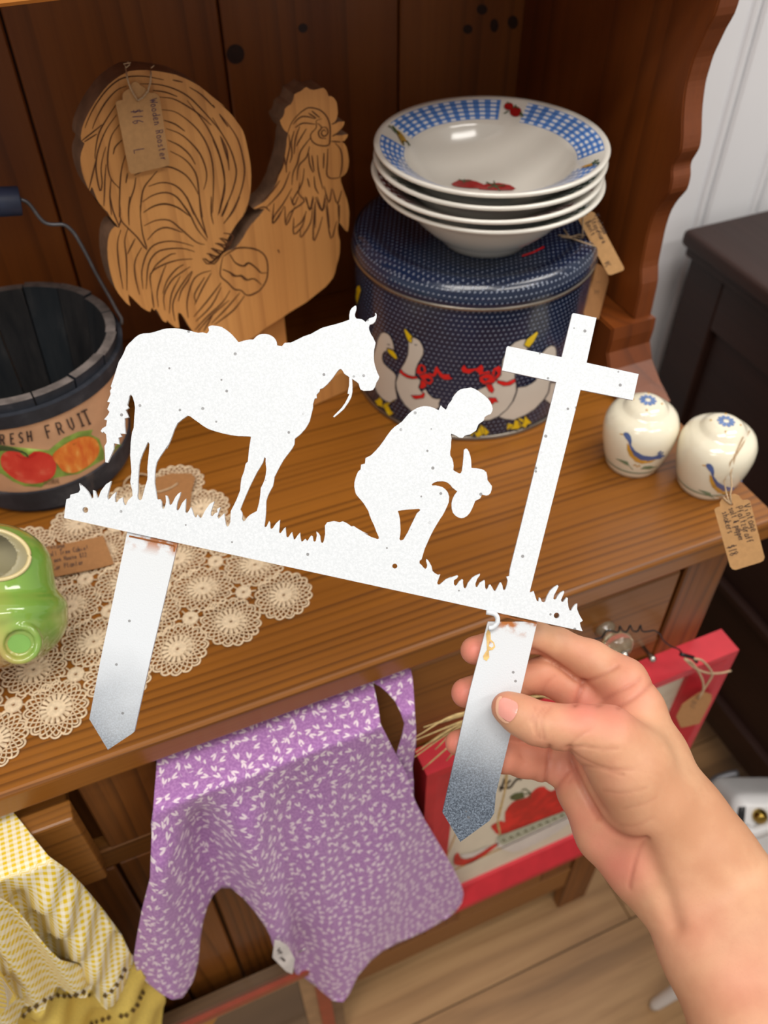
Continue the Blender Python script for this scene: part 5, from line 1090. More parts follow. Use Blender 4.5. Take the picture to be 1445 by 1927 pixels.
def medallion_mesh():
    P = [flat_ring(0.0011, 0.0068, 32)]
    for i in range(16):
        a = 2 * math.pi * i / 16; c, s = math.cos(a), math.sin(a)
        P.append(tube_data([(r * c, r * s, 0.0009) for r in (0.0055, 0.0072, 0.0090, 0.0104, 0.0114)], 0.001, 5, False, [0.0007, 0.0011, 0.0016, 0.0016, 0.0008]))
    P.append(ring_tube(0.0117, 0.0005, 48))
    def arches(r0, r1, n, ph, rad=0.0005):
        pts = []
        for i in range(n * 6):
            a = 2 * math.pi * i / (n * 6) + ph; t = abs(math.sin(math.pi * (i % 6) / 6)); rr = r0 + (r1 - r0) * t; pts.append((rr * math.cos(a), rr * math.sin(a), 0.0007 + 0.0002 * t))
        return tube_data(pts, rad, 4, True)
    P.append(arches(0.0118, 0.0145, 24, 0)); P.append(arches(0.0142, 0.0172, 24, math.pi / 24)); P.append(arches(0.0168, 0.0200, 24, 0, 0.00058)); P.append(arches(0.0194, 0.0219, 16, 0.05, 0.00075))
    return join(P)
mv, mf = medallion_mesh()
mmed = bpy.data.meshes.new('medallion'); mmed.from_pydata([tuple(v) for v in mv], [], mf); mmed.materials.append(M['lace'])
P = [flat_ring(0.0011, 0.0060, 20)]
for i in range(8):
    a = 2 * math.pi * i / 8 + 0.2; c, s = math.cos(a), math.sin(a); P.append(tube_data([(r * c, r * s, 0.0007) for r in (0.0056, 0.0095)], 0.00055, 4))
sv, sf = join(P); mros = bpy.data.meshes.new('rosette'); mros.from_pydata([tuple(v) for v in sv], [], sf); mros.materials.append(M['lace'])
A_ = Vector((0.042, 0.008, 0)); B_ = Vector((-0.011, 0.0375, 0)); O_ = Vector((0.001, 0.381, CT + 0.0004))
rnd = random.Random(3)
cells = [(i, j) for j in range(5) for i in range(-5, 3) if not (j == 0 and i < -4) and not (j == 4 and i < -1)]
for i, j in cells:
    o = bpy.data.objects.new('medallion', mmed); COL.objects.link(o); o.parent = runner
    o.location = O_ + A_ * i + B_ * j - runner.location + Vector((rnd.uniform(-.0008, .0008), rnd.uniform(-.0008, .0008), 0)); o.rotation_euler = (0, 0, rnd.uniform(0, 6)); o.scale = (1.03, 0.95, 1)
for i, j in cells:
    if (i + 1, j) in cells and (i, j + 1) in cells and (i + 1, j + 1) in cells:
        o = bpy.data.objects.new('rosette', mros); COL.objects.link(o); o.parent = runner
        o.location = O_ + A_ * (i + 0.5) + B_ * (j + 0.5) - runner.location; o.rotation_euler = (0, 0, rnd.uniform(0, 6))
# ------------------------------------------------------------------ cloths hanging from the drawers
def cloth(name, poly, yface, ztop, disp, mat, spacing=9.0, parent=None, thick=0.0011, uvrot=0.0):
    v, f = fill2d([poly], spacing); VS, UV = [], []; cr, sr = math.cos(uvrot), math.sin(uvrot)
    for x, y in v:
        p = AY(x, y, yface)
        if p.z - CT > ztop:
            q = AZ(x, y, ztop); UV.append((q.x * cr, (ztop * 0.6 + (q.y - yface)))); p = q
            p.z -= 0.3 * max(0, 0.006 - abs(p.y - yface)) if p.y - yface < 0.006 else 0
        else: 
            zz = p.z - CT; UV.append((p.x * cr - zz * 0.6 * sr, p.x * sr + zz * 0.6 * cr)); t = min(1.0, (ztop - zz) / 0.05)
            p.y -= disp(x, y) * t
        VS.append(p)
    o = mesh_obj(name, VS, orient_cam(VS, f), mat, parent, True, UV)
    md = o.modifiers.new('thickness', 'SOLIDIFY'); md.thickness = thick; md.offset = -1
    return o
def ss_(x, a, b):
    t = min(1, max(0, (x - a) / (b - a))); return t * t * (3 - 2 * t)
def g_(x, c, w_): return math.exp(-((x - c) / w_) ** 2)
ap = [(300, 1392), (340, 1372), (450, 1328), (560, 1282), (640, 1252), (692, 1236), (700, 1276), (712, 1330), (716, 1360), (740, 1410), (762, 1450), (780, 1505), (800, 1545), (832, 1600), (858, 1645), (874, 1678), (879, 1696), (876, 1715), (864, 1732), (840, 1746), (795, 1761), (745, 1771), (716, 1776), (690, 1790), (665, 1813), (648, 1842), (636, 1857), (618, 1862), (596, 1860), (575, 1854), (560, 1842), (553, 1815), (540, 1795), (522, 1785), (510, 1768), (503, 1745), (495, 1730), (480, 1718), (463, 1711), (445, 1708), (427, 1711), (410, 1718), (396, 1730), (386, 1748), (379, 1772), (373, 1812), (363, 1838), (350, 1850), (338, 1857), (318, 1852), (300, 1845), (275, 1836), (256, 1820), (249, 1795), (254, 1750), (262, 1690), (275, 1620), (283, 1560), (289, 1510), (294, 1450), (295, 1415)]
def apd(x, y):
    k = ss_(y, 1430, 1640)
    v1 = -0.020 * g_(x, 350 + (y - 1440) * 0.30, 30 + (y - 1430) * 0.10) * k
    v2 = 0.016 * g_(x, 440 + (y - 1440) * 0.22, 38) * k + 0.014 * g_(x, 290 + (y - 1500) * 0.05, 45) * k
    v3 = -0.010 * g_(x, 545 + (y - 1600) * 0.12, 26) * ss_(y, 1540, 1760) + 0.010 * g_(x, 600 + (y - 1600) * 0.10, 36) * ss_(y, 1500, 1760)
    v4 = 0.010 * math.sin((x - 600) / 55.0) * ss_(y, 1450, 1750) * ss_(x, 560, 660)
    return v1 + v2 + v3 + v4 + 0.002 * math.sin(x / 23.0 + y / 61.0)
apron = cloth('lilac_apron', ap, 0.290, -0.036, apd, M['lilac'], 9.0, None, 0.0010)
tag(apron, 'lilac cotton apron with small white leaves draped over the open drawer', 'apron')
tie = C(260, 1220, 2.4083, [(1050, 105), (1110, 80), (1165, 62), (1205, 75), (1236, 98), (1244, 140), (1250, 220), (1254, 300), (1255, 390), (1254, 490), (1252, 560), (1256, 620), (1250, 690), (1225, 660), (1195, 590), (1170, 525), (1178, 450), (1192, 390), (1205, 340), (1190, 290), (1165, 240), (1130, 200), (1095, 170), (1060, 152)])
def tied(x, y): return 0.004 * math.sin(y / 30.0)
tie_o = cloth('apron_tie', tie, 0.291, -0.036, tied, M['lilac'], 8.0, apron, 0.001)
hem = mesh_obj('fold_strip', [], [], None, apron) if False else None
lab = [(517, 1769), (528, 1772), (541, 1780), (555, 1805), (550, 1833), (538, 1828), (513, 1802)]
lp = AY(533, 1800, 0.270)
lo_ = slab('care_label', [lab], lp, (0, -1, 0.1), 0.0006, M['label_cloth'], apron)
strokes('lettering', text_lines('Rgo', 521, 1790, 8, 35, 0.9, 0.05) + text_lines('Kimmm', 523, 1801, 8, 38, 0.8, 0.05), 1.0, plane_surf(lp, (0, -1, 0.1), 0.0003), M['ink'], lo_)
pin = AY(569.5, 1788, 0.268); tube('pin', [pin - Vector((0.004, 0, 0)), pin, pin + Vector((0.003, 0, 0.002))], 0.0007, M['nickel'], apron, 6)
# yellow gingham apron on the left drawer
ya = [(-60, 1560), (-60, 1500), (0, 1508), (18, 1520), (34, 1539), (57, 1568), (91, 1610), (128, 1639), (160, 1683), (194, 1724), (231, 1772), (247, 1799), (256, 1815), (248, 1832), (235, 1850), (215, 1866), (195, 1876), (170, 1868), (140, 1860), (110, 1862), (80, 1870), (50, 1890), (20, 1925), (-10, 1960), (-60, 1960)]
def yd(x, y):
    u = x * 0.62 - (y - 1600) * 0.40
    return 0.010 * math.sin(u / 14.0) * ss_(y, 1560, 1700) + 0.008 * g_(x, (y - 1500) * 0.75, 45) + 0.003 * math.sin(x / 9.0 + y / 15.0)
yel = cloth('gingham_apron', ya, 0.282, -0.034, yd, M['gingham'], 8.0, None, 0.0011, 0.35)
tag(yel, 'yellow and white gingham apron with openwork hem hanging from the left drawer', 'apron')
yb = [(256, 1812), (270, 1834), (297, 1856), (309, 1870), (312, 1885), (310, 1905), (306, 1930), (300, 1985), (-60, 1985), (-20, 1960), (20, 1922), (50, 1888), (80, 1868), (110, 1858), (140, 1857), (170, 1864), (195, 1872), (215, 1862), (235, 1846), (246, 1830)]
band = cloth('hem_band', yb, 0.284, -0.034, yd, M['yellow_band'], 9.0, yel, 0.0011)
yl2 = C(0, 1500, 4.379, [(-80, 690), (0, 850), (90, 920), (170, 1010), (300, 1120), (400, 1210), (500, 1290), (560, 1330), (640, 1390), (720, 1480), (790, 1570), (700, 1600), (600, 1620), (500, 1640), (400, 1660), (300, 1710), (200, 1800), (120, 1870), (-80, 1900)])
yu = cloth('under_layer', yl2, 0.274, -0.034, lambda x, y: 0.006 * math.sin((x * 0.8 - y * 0.5) / 11.0), M['gingham'], 8.0, yel, 0.0011, -0.5)
sY = bvh_surf([band, yel, yu], 0.0012)
ey = C(0, 1500, 4.379, [(200, 1795), (250, 1745), (300, 1710), (358, 1670), (410, 1655), (468, 1630), (520, 1635), (570, 1635), (625, 1620), (680, 1600), (735, 1625), (870, 1625), (918, 1588), (955, 1540), (992, 1480), (1020, 1420), (1090, 1750), (1125, 1710), (1150, 1650), (1172, 1605), (1040, 1788), (1000, 1795), (900, 1812), (850, 1828), (795, 1845), (750, 1862)])
for x, y in ey: decal('eyelet', [[(x - 4.5, y + 1), (x - 1, y - 5.5), (x + 4.5, y - 1), (x + 1.5, y + 5.5)]], sY, M['eyelet'], yel, 4)
strokes('hem_stitch', [smooth_line(ey[:11], 3), smooth_line(ey[11:16], 3)], 1.5, bvh_surf([band, yel, yu], 0.0009), M['white_wall'], yel)
rbn = [(-40, 1800), (0, 1832), (14, 1856), (31, 1880), (15, 1894), (0, 1910), (-40, 1925)]
pr2 = slab('pleated_ribbon', [rbn], AY(5, 1870, 0.262), (0, -1, 0.05), 0.003, M['yellow_band'], yel)
strokes('pleat', [[(-40, 1812 + k * 11), (4 + k * 2, 1842 + k * 8), (24 - k * 2, 1872 + k * 4)] for k in range(8)], 1.6, plane_surf(AY(5, 1870, 0.262), (0, -1, 0.05), 0.0004), M['goose'], pr2)
# ------------------------------------------------------------------ red framed kitchen sign
rx0, rx1, rz0, rz1 = 0.162, 0.481, -0.532, -0.163
rs = thing('framed_print', 'red wooden framed picture of a red fruit bowl hanging in front of the cabinet doors', 'picture', (rx0, 0.29, CT + rz0))
def rail(name, a, b, inw, mat, parent, y0, prof):
    """mitred frame rail from a to b (x,z); inw = inward direction; prof = (inset, y)"""
    vs = []; a = Vector((a[0], a[1])); b = Vector((b[0], b[1])); t = (b - a).normalized(); n = Vector(inw)
    for p0, sg in ((a, 1), (b, -1)):
        for ins, y in prof:
            q = p0 + n * ins + t * ins * sg; vs.append(Vector((q.x, y0 + y, q.y + CT)))
    m = len(prof); fs = [(i, (i + 1) % m, m + (i + 1) % m, m + i) for i in range(m)] + [tuple(range(m))[::-1], tuple(range(m, 2 * m))]
    o = mesh_obj(name, vs, fs, mat, parent); bm = bmesh.new(); bm.from_mesh(o.data); bmesh.ops.recalc_face_normals(bm, faces=bm.faces[:]); bm.to_mesh(o.data); bm.free(); return o
PR = [(0, 0.026), (0, 0), (0.010, 0), (0.036, 0.012), (0.036, 0.026)]
def frame_rails(x0, x1, z0, z1, y0, prof, mat, parent):
    c = [(x0, z0), (x1, z0), (x1, z1), (x0, z1)]; inn = [(0, 1), (-1, 0), (0, -1), (1, 0)]
    for i in range(4): rail('rail', c[i], c[(i + 1) % 4], inn[i], mat, parent, y0, prof)
frame_rails(rx0, rx1, rz0, rz1, 0.300, PR, M['red_paint'], rs)
pnl = box('print_panel', rx0 + 0.030, rx1 - 0.030, 0.316, 0.321, rz0 + 0.030, rz1 - 0.030, M['canvas'], rs, 0)
sP = plane_surf((0, 0.316, CT), (0, -1, 0), 0.0004); sP2 = plane_surf((0, 0.316, CT), (0, -1, 0), 0.0008); sP3 = plane_surf((0, 0.316, CT), (0, -1, 0), 0.0012)
def m6(p): return C(740, 1300, 3.8026, p)
decal('fruit_print', [m6(smooth_line([(700, 965), (770, 930), (800, 940), (800, 870), (850, 800), (900, 780), (960, 760), (1020, 700), (1080, 685), (1130, 720), (1250, 660), (1400, 640), (1500, 700), (1500, 780), (1400, 800), (1200, 870), (1050, 925), (900, 990), (760, 1030), (720, 1000)], 2, True))], sP, M['cherry'], rs, 12)
decal('leaf_print', [m6([(835, 760), (870, 735), (930, 725), (940, 765), (880, 785), (845, 780)])], sP2, M['leaf'], rs, 8)
strokes('stem_print', [m6([(920, 710), (950, 705), (985, 735)]), m6([(940, 740), (985, 735), (975, 770)])], 2.2, sP2, M['leaf'], rs)
decal('bowl_print', [m6([(740, 1060), (1300, 850), (1500, 790), (1480, 860), (1240, 960), (1180, 1010), (1050, 1080), (920, 1140), (860, 1158), (790, 1140), (740, 1110)])], sP2, M['pot_white'], rs, 12)
decal('band_print', [m6([(745, 1045), (1190, 875), (1300, 830), (1310, 868), (1205, 912), (790, 1105), (755, 1090)])], sP3, M['sage_band'], rs, 12)
strokes('band_pattern_print', [m6([(780 + k * 52, 1080 - k * 22), (790 + k * 52, 1062 - k * 22), (805 + k * 52, 1078 - k * 22)]) for k in range(9)], 2.0, plane_surf((0, 0.316, CT), (0, -1, 0), 0.0015), M['leaf'], rs)
decal('handle_print', [m6(smooth_line([(432, 1225), (440, 1180), (466, 1158), (482, 1195), (530, 1205), (600, 1175), (680, 1125), (742, 1090), (748, 1105), (650, 1180), (560, 1232), (500, 1250), (450, 1248)], 2, True))], sP2, M['cherry'], rs, 8)
decal('handle_shine_print', [m6([(480, 1170), (560, 1162), (640, 1125), (700, 1105), (640, 1150), (570, 1190), (500, 1198)])], sP3, M['pot_white'], rs, 8)
strokes('lettering', [m6(smooth_line(l, 4)) for l in ([(765, 720), (785, 670), (800, 625)], [(840, 640), (818, 665), (812, 695), (840, 690), (870, 650), (905, 620)], [(905, 640), (930, 610), (915, 600)], [(760, 690), (790, 700), (815, 680)])], 3.2, sP2, M['black'], rs)
strokes('border_print', [m6([(400, 1300), (1250, 905)]), m6([(385, 1180), (560, 760)])], 1.6, sP2, M['bird_ochre'], rs)
# raffia hanging in front
tube('raffia_strand', [plane_surf((0, 0.297, CT), (0, -1, 0))(*p) for p in smooth_line(m6([(815, 560), (812, 640), (790, 760), (755, 900), (745, 960), (768, 1030)]), 3)], 0.0009, M['straw'], rs, 5)
tube('raffia_strand', [plane_surf((0, 0.295, CT), (0, -1, 0))(*p) for p in smooth_line(m6([(800, 560), (800, 680), (775, 800), (748, 905), (762, 1000), (755, 1035)]), 3)], 0.0007, M['straw'], rs, 5)
# its tag and twine
q5 = lambda p: C(1040, 1080, 3.5679, p)
kg = q5([(985, 800), (1010, 790), (1068, 812), (1066, 850), (985, 1005), (880, 1030), (860, 1032), (830, 960), (870, 880), (930, 835)])
KGP = AY(1310, 1330, 0.293)
kgo = price_tag(kg, KGP, (0.1, -1, 0.15), 'small brown kraft tag tied to the top rail of the red framed picture', M['kraft_dark'], [('$12', 1303, 1318, 9, 110, 1.1, 0.05)], M['ink_soft'], 1.2)
sg = plane_surf((0, 0.293, CT), (0, -1, 0))
strings('twine', [[tuple(sg(*p)) for p in smooth_line(q5(l), 3)] for l in ([(975, 840), (1010, 780), (1000, 700), (940, 600), (885, 570)], [(975, 840), (1030, 750), (1070, 680), (1050, 630), (1000, 580), (950, 570)], [(885, 570), (950, 630), (1040, 665), (1130, 665), (1195, 650)])], 0.0011, sg, kgo)
# spring wire hooked on the glass knob
wl = q5([(280, 440), (330, 425), (360, 380), (400, 385), (440, 390), (450, 350), (470, 385), (500, 385), (520, 345), (535, 380), (570, 385), (590, 345), (600, 385), (650, 385), (680, 380), (720, 405), (745, 450), (800, 490), (845, 505), (880, 550)])
hk = tube('wire_hook', [plane_surf((0, 0.300, CT), (0, -1, 0))(*p) for p in smooth_line(wl, 3)], 0.0007, M['wire_black'], None, 6); tag(hk, 'thin black coiled wire running from the glass knob to the picture twine', 'wire')
tube('wire_knot', [plane_surf((0, 0.298, CT), (0, -1, 0))(*p) for p in q5([(860, 540), (900, 550), (940, 560), (965, 590)])], 0.0018, M['wire_black'], hk, 6)
# ------------------------------------------------------------------ straw sprigs behind the fingers
stw = thing('straw_bundle', 'dried straw sprigs sticking out behind the holding fingers', 'straw', (0.2, 0.27, CT - 0.16))
hub = (950, 1335); ends = m6([(150, 475), (160, 440), (165, 350), (160, 330), (215, 262), (210, 560), (250, 380), (380, 500), (330, 230), (300, 420)]) + q5([(0, 0)])[:0] + [(1046, 1308), (1040, 1296), (1030, 1290), (1052, 1318), (1048, 1330), (1020, 1392), (990, 1398), (1000, 1404)]
for k, e in enumerate(ends):
    mx = (hub[0] + e[0]) / 2 + (k % 3 - 1) * 8; my = (hub[1] + e[1]) / 2 - 8 - (k % 2) * 8
    P = smooth_line([hub, (mx, my), e], 5); tube('straw_stalk', [plane_surf((0, 0.290 - 0.0015 * (k % 4), CT), (0, -1, 0))(*p) for p in P], 0.0011, M['straw'], stw, 5, False, [0.0013 - 0.0009 * i / len(P) for i in range(len(P))])
# ------------------------------------------------------------------ framed picture leaning low against the cabinet
lf = thing('leaning_picture', 'brown and red edged framed picture under glass leaning on the floor below the lilac apron', 'picture', (-0.15, 0.29, 0))
lx0, lx1, lz0, lz1 = -0.40, 0.066, -0.797, -0.478; ly = 0.296
def strip(inset, wd, y0, mat, nm): 
    x0, x1, z0, z1 = lx0 + inset, lx1 - inset, lz0 + inset, lz1 - inset
    c = [(x0, z0), (x1, z0), (x1, z1), (x0, z1)]; inn = [(0, 1), (-1, 0), (0, -1), (1, 0)]
    for i in range(4): rail(nm, c[i], c[(i + 1) % 4], inn[i], mat, lf, ly, [(0, 0.016), (0, y0), (wd, y0 + 0.001), (wd, 0.016)])
strip(0, 0.014, 0.004, M['frame_brown'], 'outer_rail'); strip(0.014, 0.015, 0.0, M['frame_red'], 'red_fillet'); strip(0.029, 0.016, 0.004, M['frame_tan'], 'inner_rail')
box('print', lx0 + 0.04, lx1 - 0.04, ly + 0.010, ly + 0.012, lz0 + 0.04, lz1 - 0.04, M['smoky'], lf, 0)
decal('gourd_print', [C(240, 1640, 3.1413, smooth_line([(340, 930), (350, 860), (400, 840), (470, 800), (520, 800), (545, 835), (520, 880), (480, 930), (400, 960)], 2, True))], plane_surf((0, ly + 0.010, 0), (0, -1, 0), 0.0005), M['gourd'], lf, 9)
# ------------------------------------------------------------------ white pieces at lower right
bag = thing('handbag', 'glossy white handbag with black panel and round brass clasp on the floor by the dresser', 'bag', (0.67, 0.27, 0))
def bagp(G):
    c = camP(1440, 1560, 1.13); q = [np.abs(G[0] - c[0]) - 0.042, np.abs(G[1] - c[1]) - 0.040, np.abs(G[2] - c[2]) - 0.030]
    return np.sqrt(sum(np.maximum(v, 0) ** 2 for v in q)) + np.minimum(np.maximum(np.maximum(q[0], q[1]), q[2]), 0) - 0.018
bb, _ = cam_mesh('bag_body', bagp, camP(1340, 1440, 1.13) - np.array([0, 0, 0.07]), camP(1560, 1690, 1.13) + np.array([0, 0, 0.07]), 0.004, M['white_gloss'], bag, 2)
sbag = bvh_surf([bb], 0.0006)
w4 = lambda p: C(1000, 1400, 3.2472, p)
decal('black_panel', [w4([(1265, 385), (1310, 380), (1300, 480), (1285, 500), (1250, 480)])], sbag, M['black'], bag, 6)
cl = sbag(*w4([(1395, 440)])[0]); tow = (Vector(CAM) - cl).normalized()
tube('brass_clasp', [cl - tow * 0.004, cl + tow * 0.004, cl + tow * 0.009, cl + tow * 0.011], 0.01, M['brass'], bag, 18, False, [0.0090, 0.0095, 0.0060, 0.001])
tube('bag_flap', [sbag(*p) + tow * 0.003 for p in w4([(1300, 520), (1360, 540), (1440, 510), (1480, 480)])], 0.008, M['white_gloss'], bag, 10)
tube('bag_strap', [AD(*p, 1.19) for p in smooth_line(w4([(1090, 250), (1130, 215), (1200, 190), (1260, 180)]), 3)], 0.0055, M['wire'], bag, 8)
st_ = thing('white_stool', 'white painted stool whose tapered leg rests on the wood floor beside the forearm', 'stool', (0.52, 0.10, 0))
fp = AZ(1229, 1893, -0.798)
def leg(a, b, r0, r1):
    a = Vector(a); b = Vector(b); P = [a, a + (b - a) * 0.04, a + (b - a) * 0.3, a + (b - a) * 0.7, b]; tube('leg', P, 0.01, M['white_gloss'], st_, 12, False, [r0 * 0.8, r0, r0 * 1.15, r1, r1])
leg(fp, (fp.x + 0.03, fp.y - 0.035, CT - 0.42), 0.008, 0.014)
leg((fp.x + 0.24, fp.y, 0.003), (fp.x + 0.21, fp.y - 0.035, CT - 0.42), 0.008, 0.014); leg((fp.x + 0.24, fp.y - 0.24, 0.003), (fp.x + 0.21, fp.y - 0.205, CT - 0.42), 0.008, 0.014); leg((fp.x, fp.y - 0.24, 0.003), (fp.x + 0.03, fp.y - 0.205, CT - 0.42), 0.008, 0.014)
box('seat', fp.x, fp.x + 0.24, fp.y - 0.24, fp.y, -0.42, -0.40, M['white_gloss'], st_, 0.004)
# ------------------------------------------------------------------ the holding hand and forearm
def hp_(px, py, d, r): return (camP(px, py, d), r / FPX * d)
def chain(G, pts, kb=0.003):
    out = None
    for (a, ra), (b, rb) in zip(pts[:-1], pts[1:]):
        c = capsule(G, a, b, ra, rb); out = c if out is None else smin(out, c, kb)
    return out
FD = SD + 0.0040
fingers = {
 'index': [(1172, 1282, .424, 46), (1110, 1243, .429, 38), (1050, 1214, .428, 31.5), (1010, 1200, .424, 28.5), (940, 1212, .415, 28), (893, 1224, .4115, 27)],
 'middle': [(1140, 1335, .431, 44), (1075, 1296, .434, 35), (1020, 1270, .431, 33), (950, 1284, .419, 30.5), (877, 1304, .413, 28.5)],
 'ring': [(1110, 1385, .434, 40), (1040, 1362, .436, 33), (990, 1362, .430, 30), (920, 1384, .418, 27), (861, 1398, .412, 24)],
 'pinky': [(1072, 1440, .430, 38), (1025, 1436, .429, 33.5), (985, 1430, .424, 32), (945, 1424, .417, 29), (905, 1420, .411, 24)],
}
thumb = [(955, 1332, SD - 0.0080, 31), (978, 1345, SD - 0.0090, 36), (1010, 1361, SD - 0.0105, 39), (1045, 1367, SD - 0.0118, 40), (1090, 1372, SD - 0.0120, 44), (1140, 1392, SD - 0.0095, 60)]
palm = [
 [(1172, 1288, .422, 44), (1200, 1335, .416, 46), (1240, 1420, .410, 50), (1282, 1515, .404, 62), (1310, 1590, .400, 70)],
 [(1140, 1392, SD - 0.0085, 62), (1185, 1440, .394, 76), (1228, 1510, .396, 78), (1268, 1580, .399, 76)],
 [(1125, 1350, .430, 46), (1170, 1430, .424, 66), (1220, 1520, .414, 84)],
 [(1080, 1425, .430, 40), (1105, 1480, .424, 55), (1150, 1560, .415, 66), (1205, 1620, .407, 64), (1240, 1640, .404, 66)],
]
arm = [
 [(1270, 1590, .404, 72), (1318, 1622, .402, 76), (1400, 1740, .390, 92), (1500, 1900, .372, 102), (1640, 2110, .350, 118)],
 [(1225, 1615, .406, 66), (1266, 1665, .402, 76), (1335, 1790, .388, 88), (1420, 1950, .370, 108), (1530, 2150, .350, 125)],
 [(1312, 1560, .402, 58), (1345, 1612, .402, 68), (1440, 1740, .388, 84), (1560, 1880, .372, 98)],
]
def conv(L): return [hp_(*p) for p in L]
def hand_sdf(G):
    f = None
    for k in ('index', 'middle', 'ring', 'pinky'):
        c = chain(G, conv(fingers[k]), 0.003); f = c if f is None else smin(f, c, 0.0012)
    p = None
    for c in palm:
        c = chain(G, conv(c), 0.006); p = c if p is None else smin(p, c, 0.011)
    a = None
    for c in arm:
        c = chain(G, conv(c), 0.006); a = c if a is None else smin(a, c, 0.016)
    p = smin(p, a, 0.012)
    th = chain(G, conv(thumb), 0.0035)
    d = smin(p, f, 0.0045); d = smin(d, th, 0.0060)
    # keep the stake free of flesh: a thin slot where the sheet metal passes
    slot = np.maximum(np.abs(G[2] - (SD + 0.0018)) - 0.0022, (G[0] - camP(1040, 1300, SD)[0])); d = np.maximum(d, -slot)
    return d
lo_h = np.array([camP(820, 1150, .40)[0], camP(820, 1150, .40)[1], 0.318]); hi_h = np.array([camP(1660, 2120, .37)[0], camP(1660, 2120, .37)[1], 0.4475])
hand, hv = cam_mesh('hand', hand_sdf, lo_h, hi_h, 0.00115, M['skin'], None, 2)
hand.name = 'person'; hand.data.name = 'person'
tag(hand, 'bare hand and forearm of a person reaching in from lower right, holding the sign', 'person')
hpx = hv[:, 0] / hv[:, 2] * FPX + CX; hpy = hv[:, 1] / hv[:, 2] * FPX + CY
nrm = np.zeros((len(hand.data.vertices), 3), np.float32); hand.data.vertices.foreach_get('normal', nrm.ravel()) if False else None
nn = np.array([v.normal[:] for v in hand.data.vertices]); front = (nn @ RM[:, 2]) < 0.15
def pdist(L):
    D = np.full(len(hpx), 1e9)
    for (x1, y1), (x2, y2) in zip(L[:-1], L[1:]):
        vx, vy = x2 - x1, y2 - y1; t = np.clip(((hpx - x1) * vx + (hpy - y1) * vy) / (vx * vx + vy * vy), 0, 1); D = np.minimum(D, np.hypot(hpx - x1 - vx * t, hpy - y1 - vy * t))
    return D
h3 = lambda p: C(830, 1140, 3.6125, p); h4 = lambda p: C(1000, 1400, 3.2472, p)
folds = [  # (line, half width px, depth m, zmin/zmax depth window)
 (h3([(960, 520), (1040, 500), (1120, 460), (1200, 410)]), 3.6, 0.0008), (h3([(965, 520), (940, 590), (905, 670)]), 5, 0.0012), (h3([(620, 300), (700, 340), (830, 430), (900, 490), (965, 520)]), 4.5, 0.0012),
 (h3([(1200, 690), (1290, 640), (1370, 580), (1430, 530)]), 4, 0.0007), (h3([(1060, 680), (1180, 600), (1290, 540), (1360, 490)]), 4, 0.0006), (h3([(1090, 640), (1200, 580), (1300, 530)]), 3, 0.0004),
 (h3([(610, 770), (640, 830), (650, 900)]), 3, 0.0004), (h3([(640, 690), (625, 780), (640, 860)]), 3, 0.0004), (h3([(700, 690), (650, 760), (655, 850), (670, 900)]), 3, 0.0005), (h3([(745, 690), (690, 760), (690, 850), (700, 910)]), 3, 0.0005),
 (h3([(735, 960), (728, 1080), (710, 1200)]), 4.5, 0.0012), (h3([(870, 970), (880, 1040), (900, 1120), (950, 1220), (1040, 1400), (1060, 1440)]), 6, 0.0014), (h3([(860, 970), (960, 955), (1100, 975), (1200, 970)]), 3, 0.0005),
 (h3([(880, 990), (1000, 1060), (1150, 1110), (1300, 1110)]), 3, 0.0004), (h3([(870, 960), (920, 900), (1020, 840)]), 3, 0.0004), (h3([(890, 1100), (820, 1180), (775, 1250)]), 4, 0.0006), (h3([(905, 1140), (870, 1200)]), 3, 0.0004),
 (h4([(250, 120), (290, 220), (360, 360), (450, 490), (540, 560), (640, 590), (700, 590)]), 6, 0.0014), (h4([(700, 590), (660, 640), (630, 720), (605, 830), (600, 880)]), 4, 0.0007), (h4([(440, 290), (560, 300), (700, 270)]), 3, 0.0003), (h4([(560, 400), (680, 370), (760, 330)]), 3, 0.0003), (h4([(540, 500), (640, 500), (740, 450)]), 3, 0.0003), (h4([(290, 130), (420, 150), (560, 190)]), 3, 0.0004),
 (h3([(560, 560), (620, 600), (700, 650)]), 2.5, 0.0003), (h3([(775, 480), (720, 530), (690, 590)]), 3, 0.0003), (h3([(540, 1010), (570, 1060)]), 3, 0.0002)]
fold = np.zeros(len(hpx)); disp = np.zeros(len(hpx))
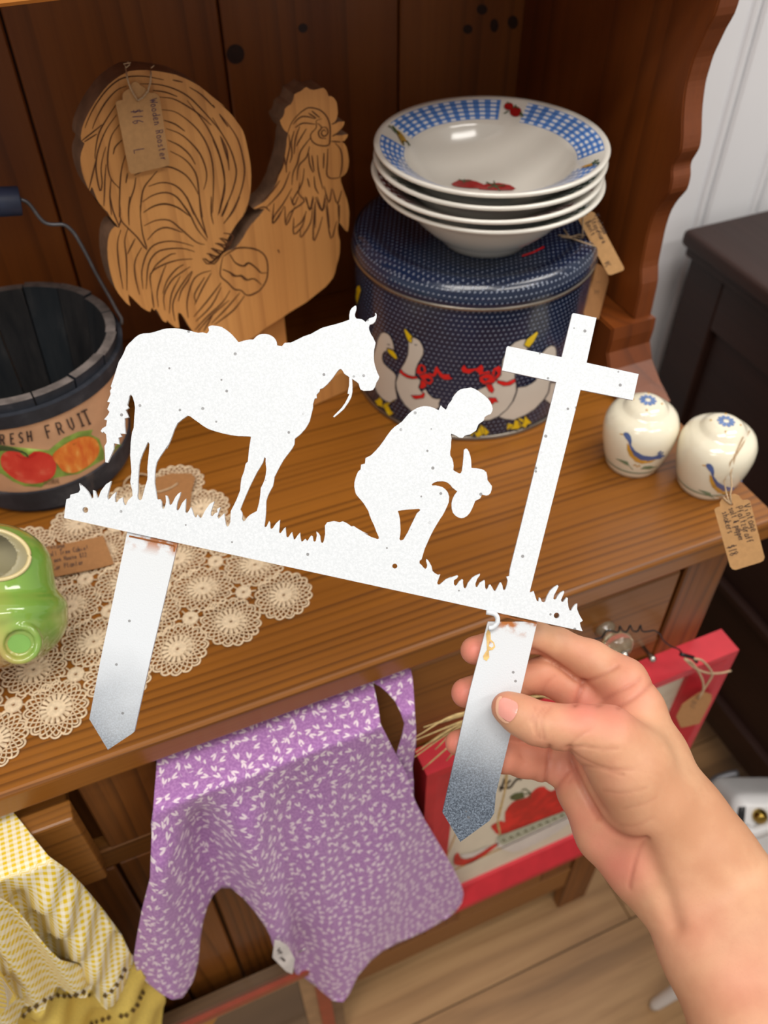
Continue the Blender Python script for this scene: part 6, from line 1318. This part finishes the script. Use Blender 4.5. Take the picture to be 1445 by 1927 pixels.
for L, w_, dp in folds:
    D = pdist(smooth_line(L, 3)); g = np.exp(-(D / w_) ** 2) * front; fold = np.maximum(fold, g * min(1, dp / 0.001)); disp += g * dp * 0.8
# wrist tendon hollow on the near forearm
D = pdist(h4([(690, 640), (760, 800), (830, 950), (870, 1100)])); disp += np.exp(-(D / 20) ** 2) * front * 0.0022
co = np.array([v.co[:] for v in hand.data.vertices]) - nn * disp[:, None]
hand.data.vertices.foreach_set('co', co.astype(np.float32).ravel()); hand.data.update()
fl = np.zeros(len(hpx))
for x, y, r, a in ((890, 1224, 34, .85), (868, 1304, 36, .85), (855, 1398, 30, .85), (938, 1322, 30, .45), (1040, 1300, 60, .45), (1000, 1250, 50, .3), (1100, 1330, 55, .75), (1150, 1330, 60, .6), (1190, 1300, 55, .5), (1000, 1440, 60, .5), (1060, 1450, 50, .55), (1090, 1540, 60, .45), (1165, 1630, 60, .65), (1130, 1590, 50, .5), (1110, 1205, 60, .25), (1180, 1250, 50, .35), (1150, 1470, 60, .2), (1300, 1750, 90, .25), (1400, 1850, 90, .3)):
    fl = np.maximum(fl, a * np.exp(-(((hpx - x) ** 2 + (hpy - y) ** 2) / (r * r))))
fl = np.maximum(fl, 0.5 * (hpx < 1040) * (hpy > 1385) * (hv[:, 2] > .405))
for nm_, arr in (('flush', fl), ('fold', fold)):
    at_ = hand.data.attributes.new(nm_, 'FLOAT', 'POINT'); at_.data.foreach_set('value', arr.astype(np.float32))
sH = bvh_surf([hand], 0.0003); sH2 = bvh_surf([hand], 0.00045)
nl = h3(smooth_line([(395, 690), (400, 650), (425, 630), (470, 640), (515, 665), (522, 700), (505, 750), (470, 785), (430, 765), (398, 735)], 3, True))
decal('thumb_nail', [nl], bvh_surf([hand], 0.0006), M['nail'], hand, 3)
decal('nail_edge', [h3(smooth_line([(375, 690), (380, 645), (400, 620), (418, 625), (402, 655), (398, 700), (405, 742), (440, 778), (470, 792), (440, 795), (400, 765), (380, 730)], 2, True))], bvh_surf([hand], 0.0005), M['nail_tip'], hand, 3)
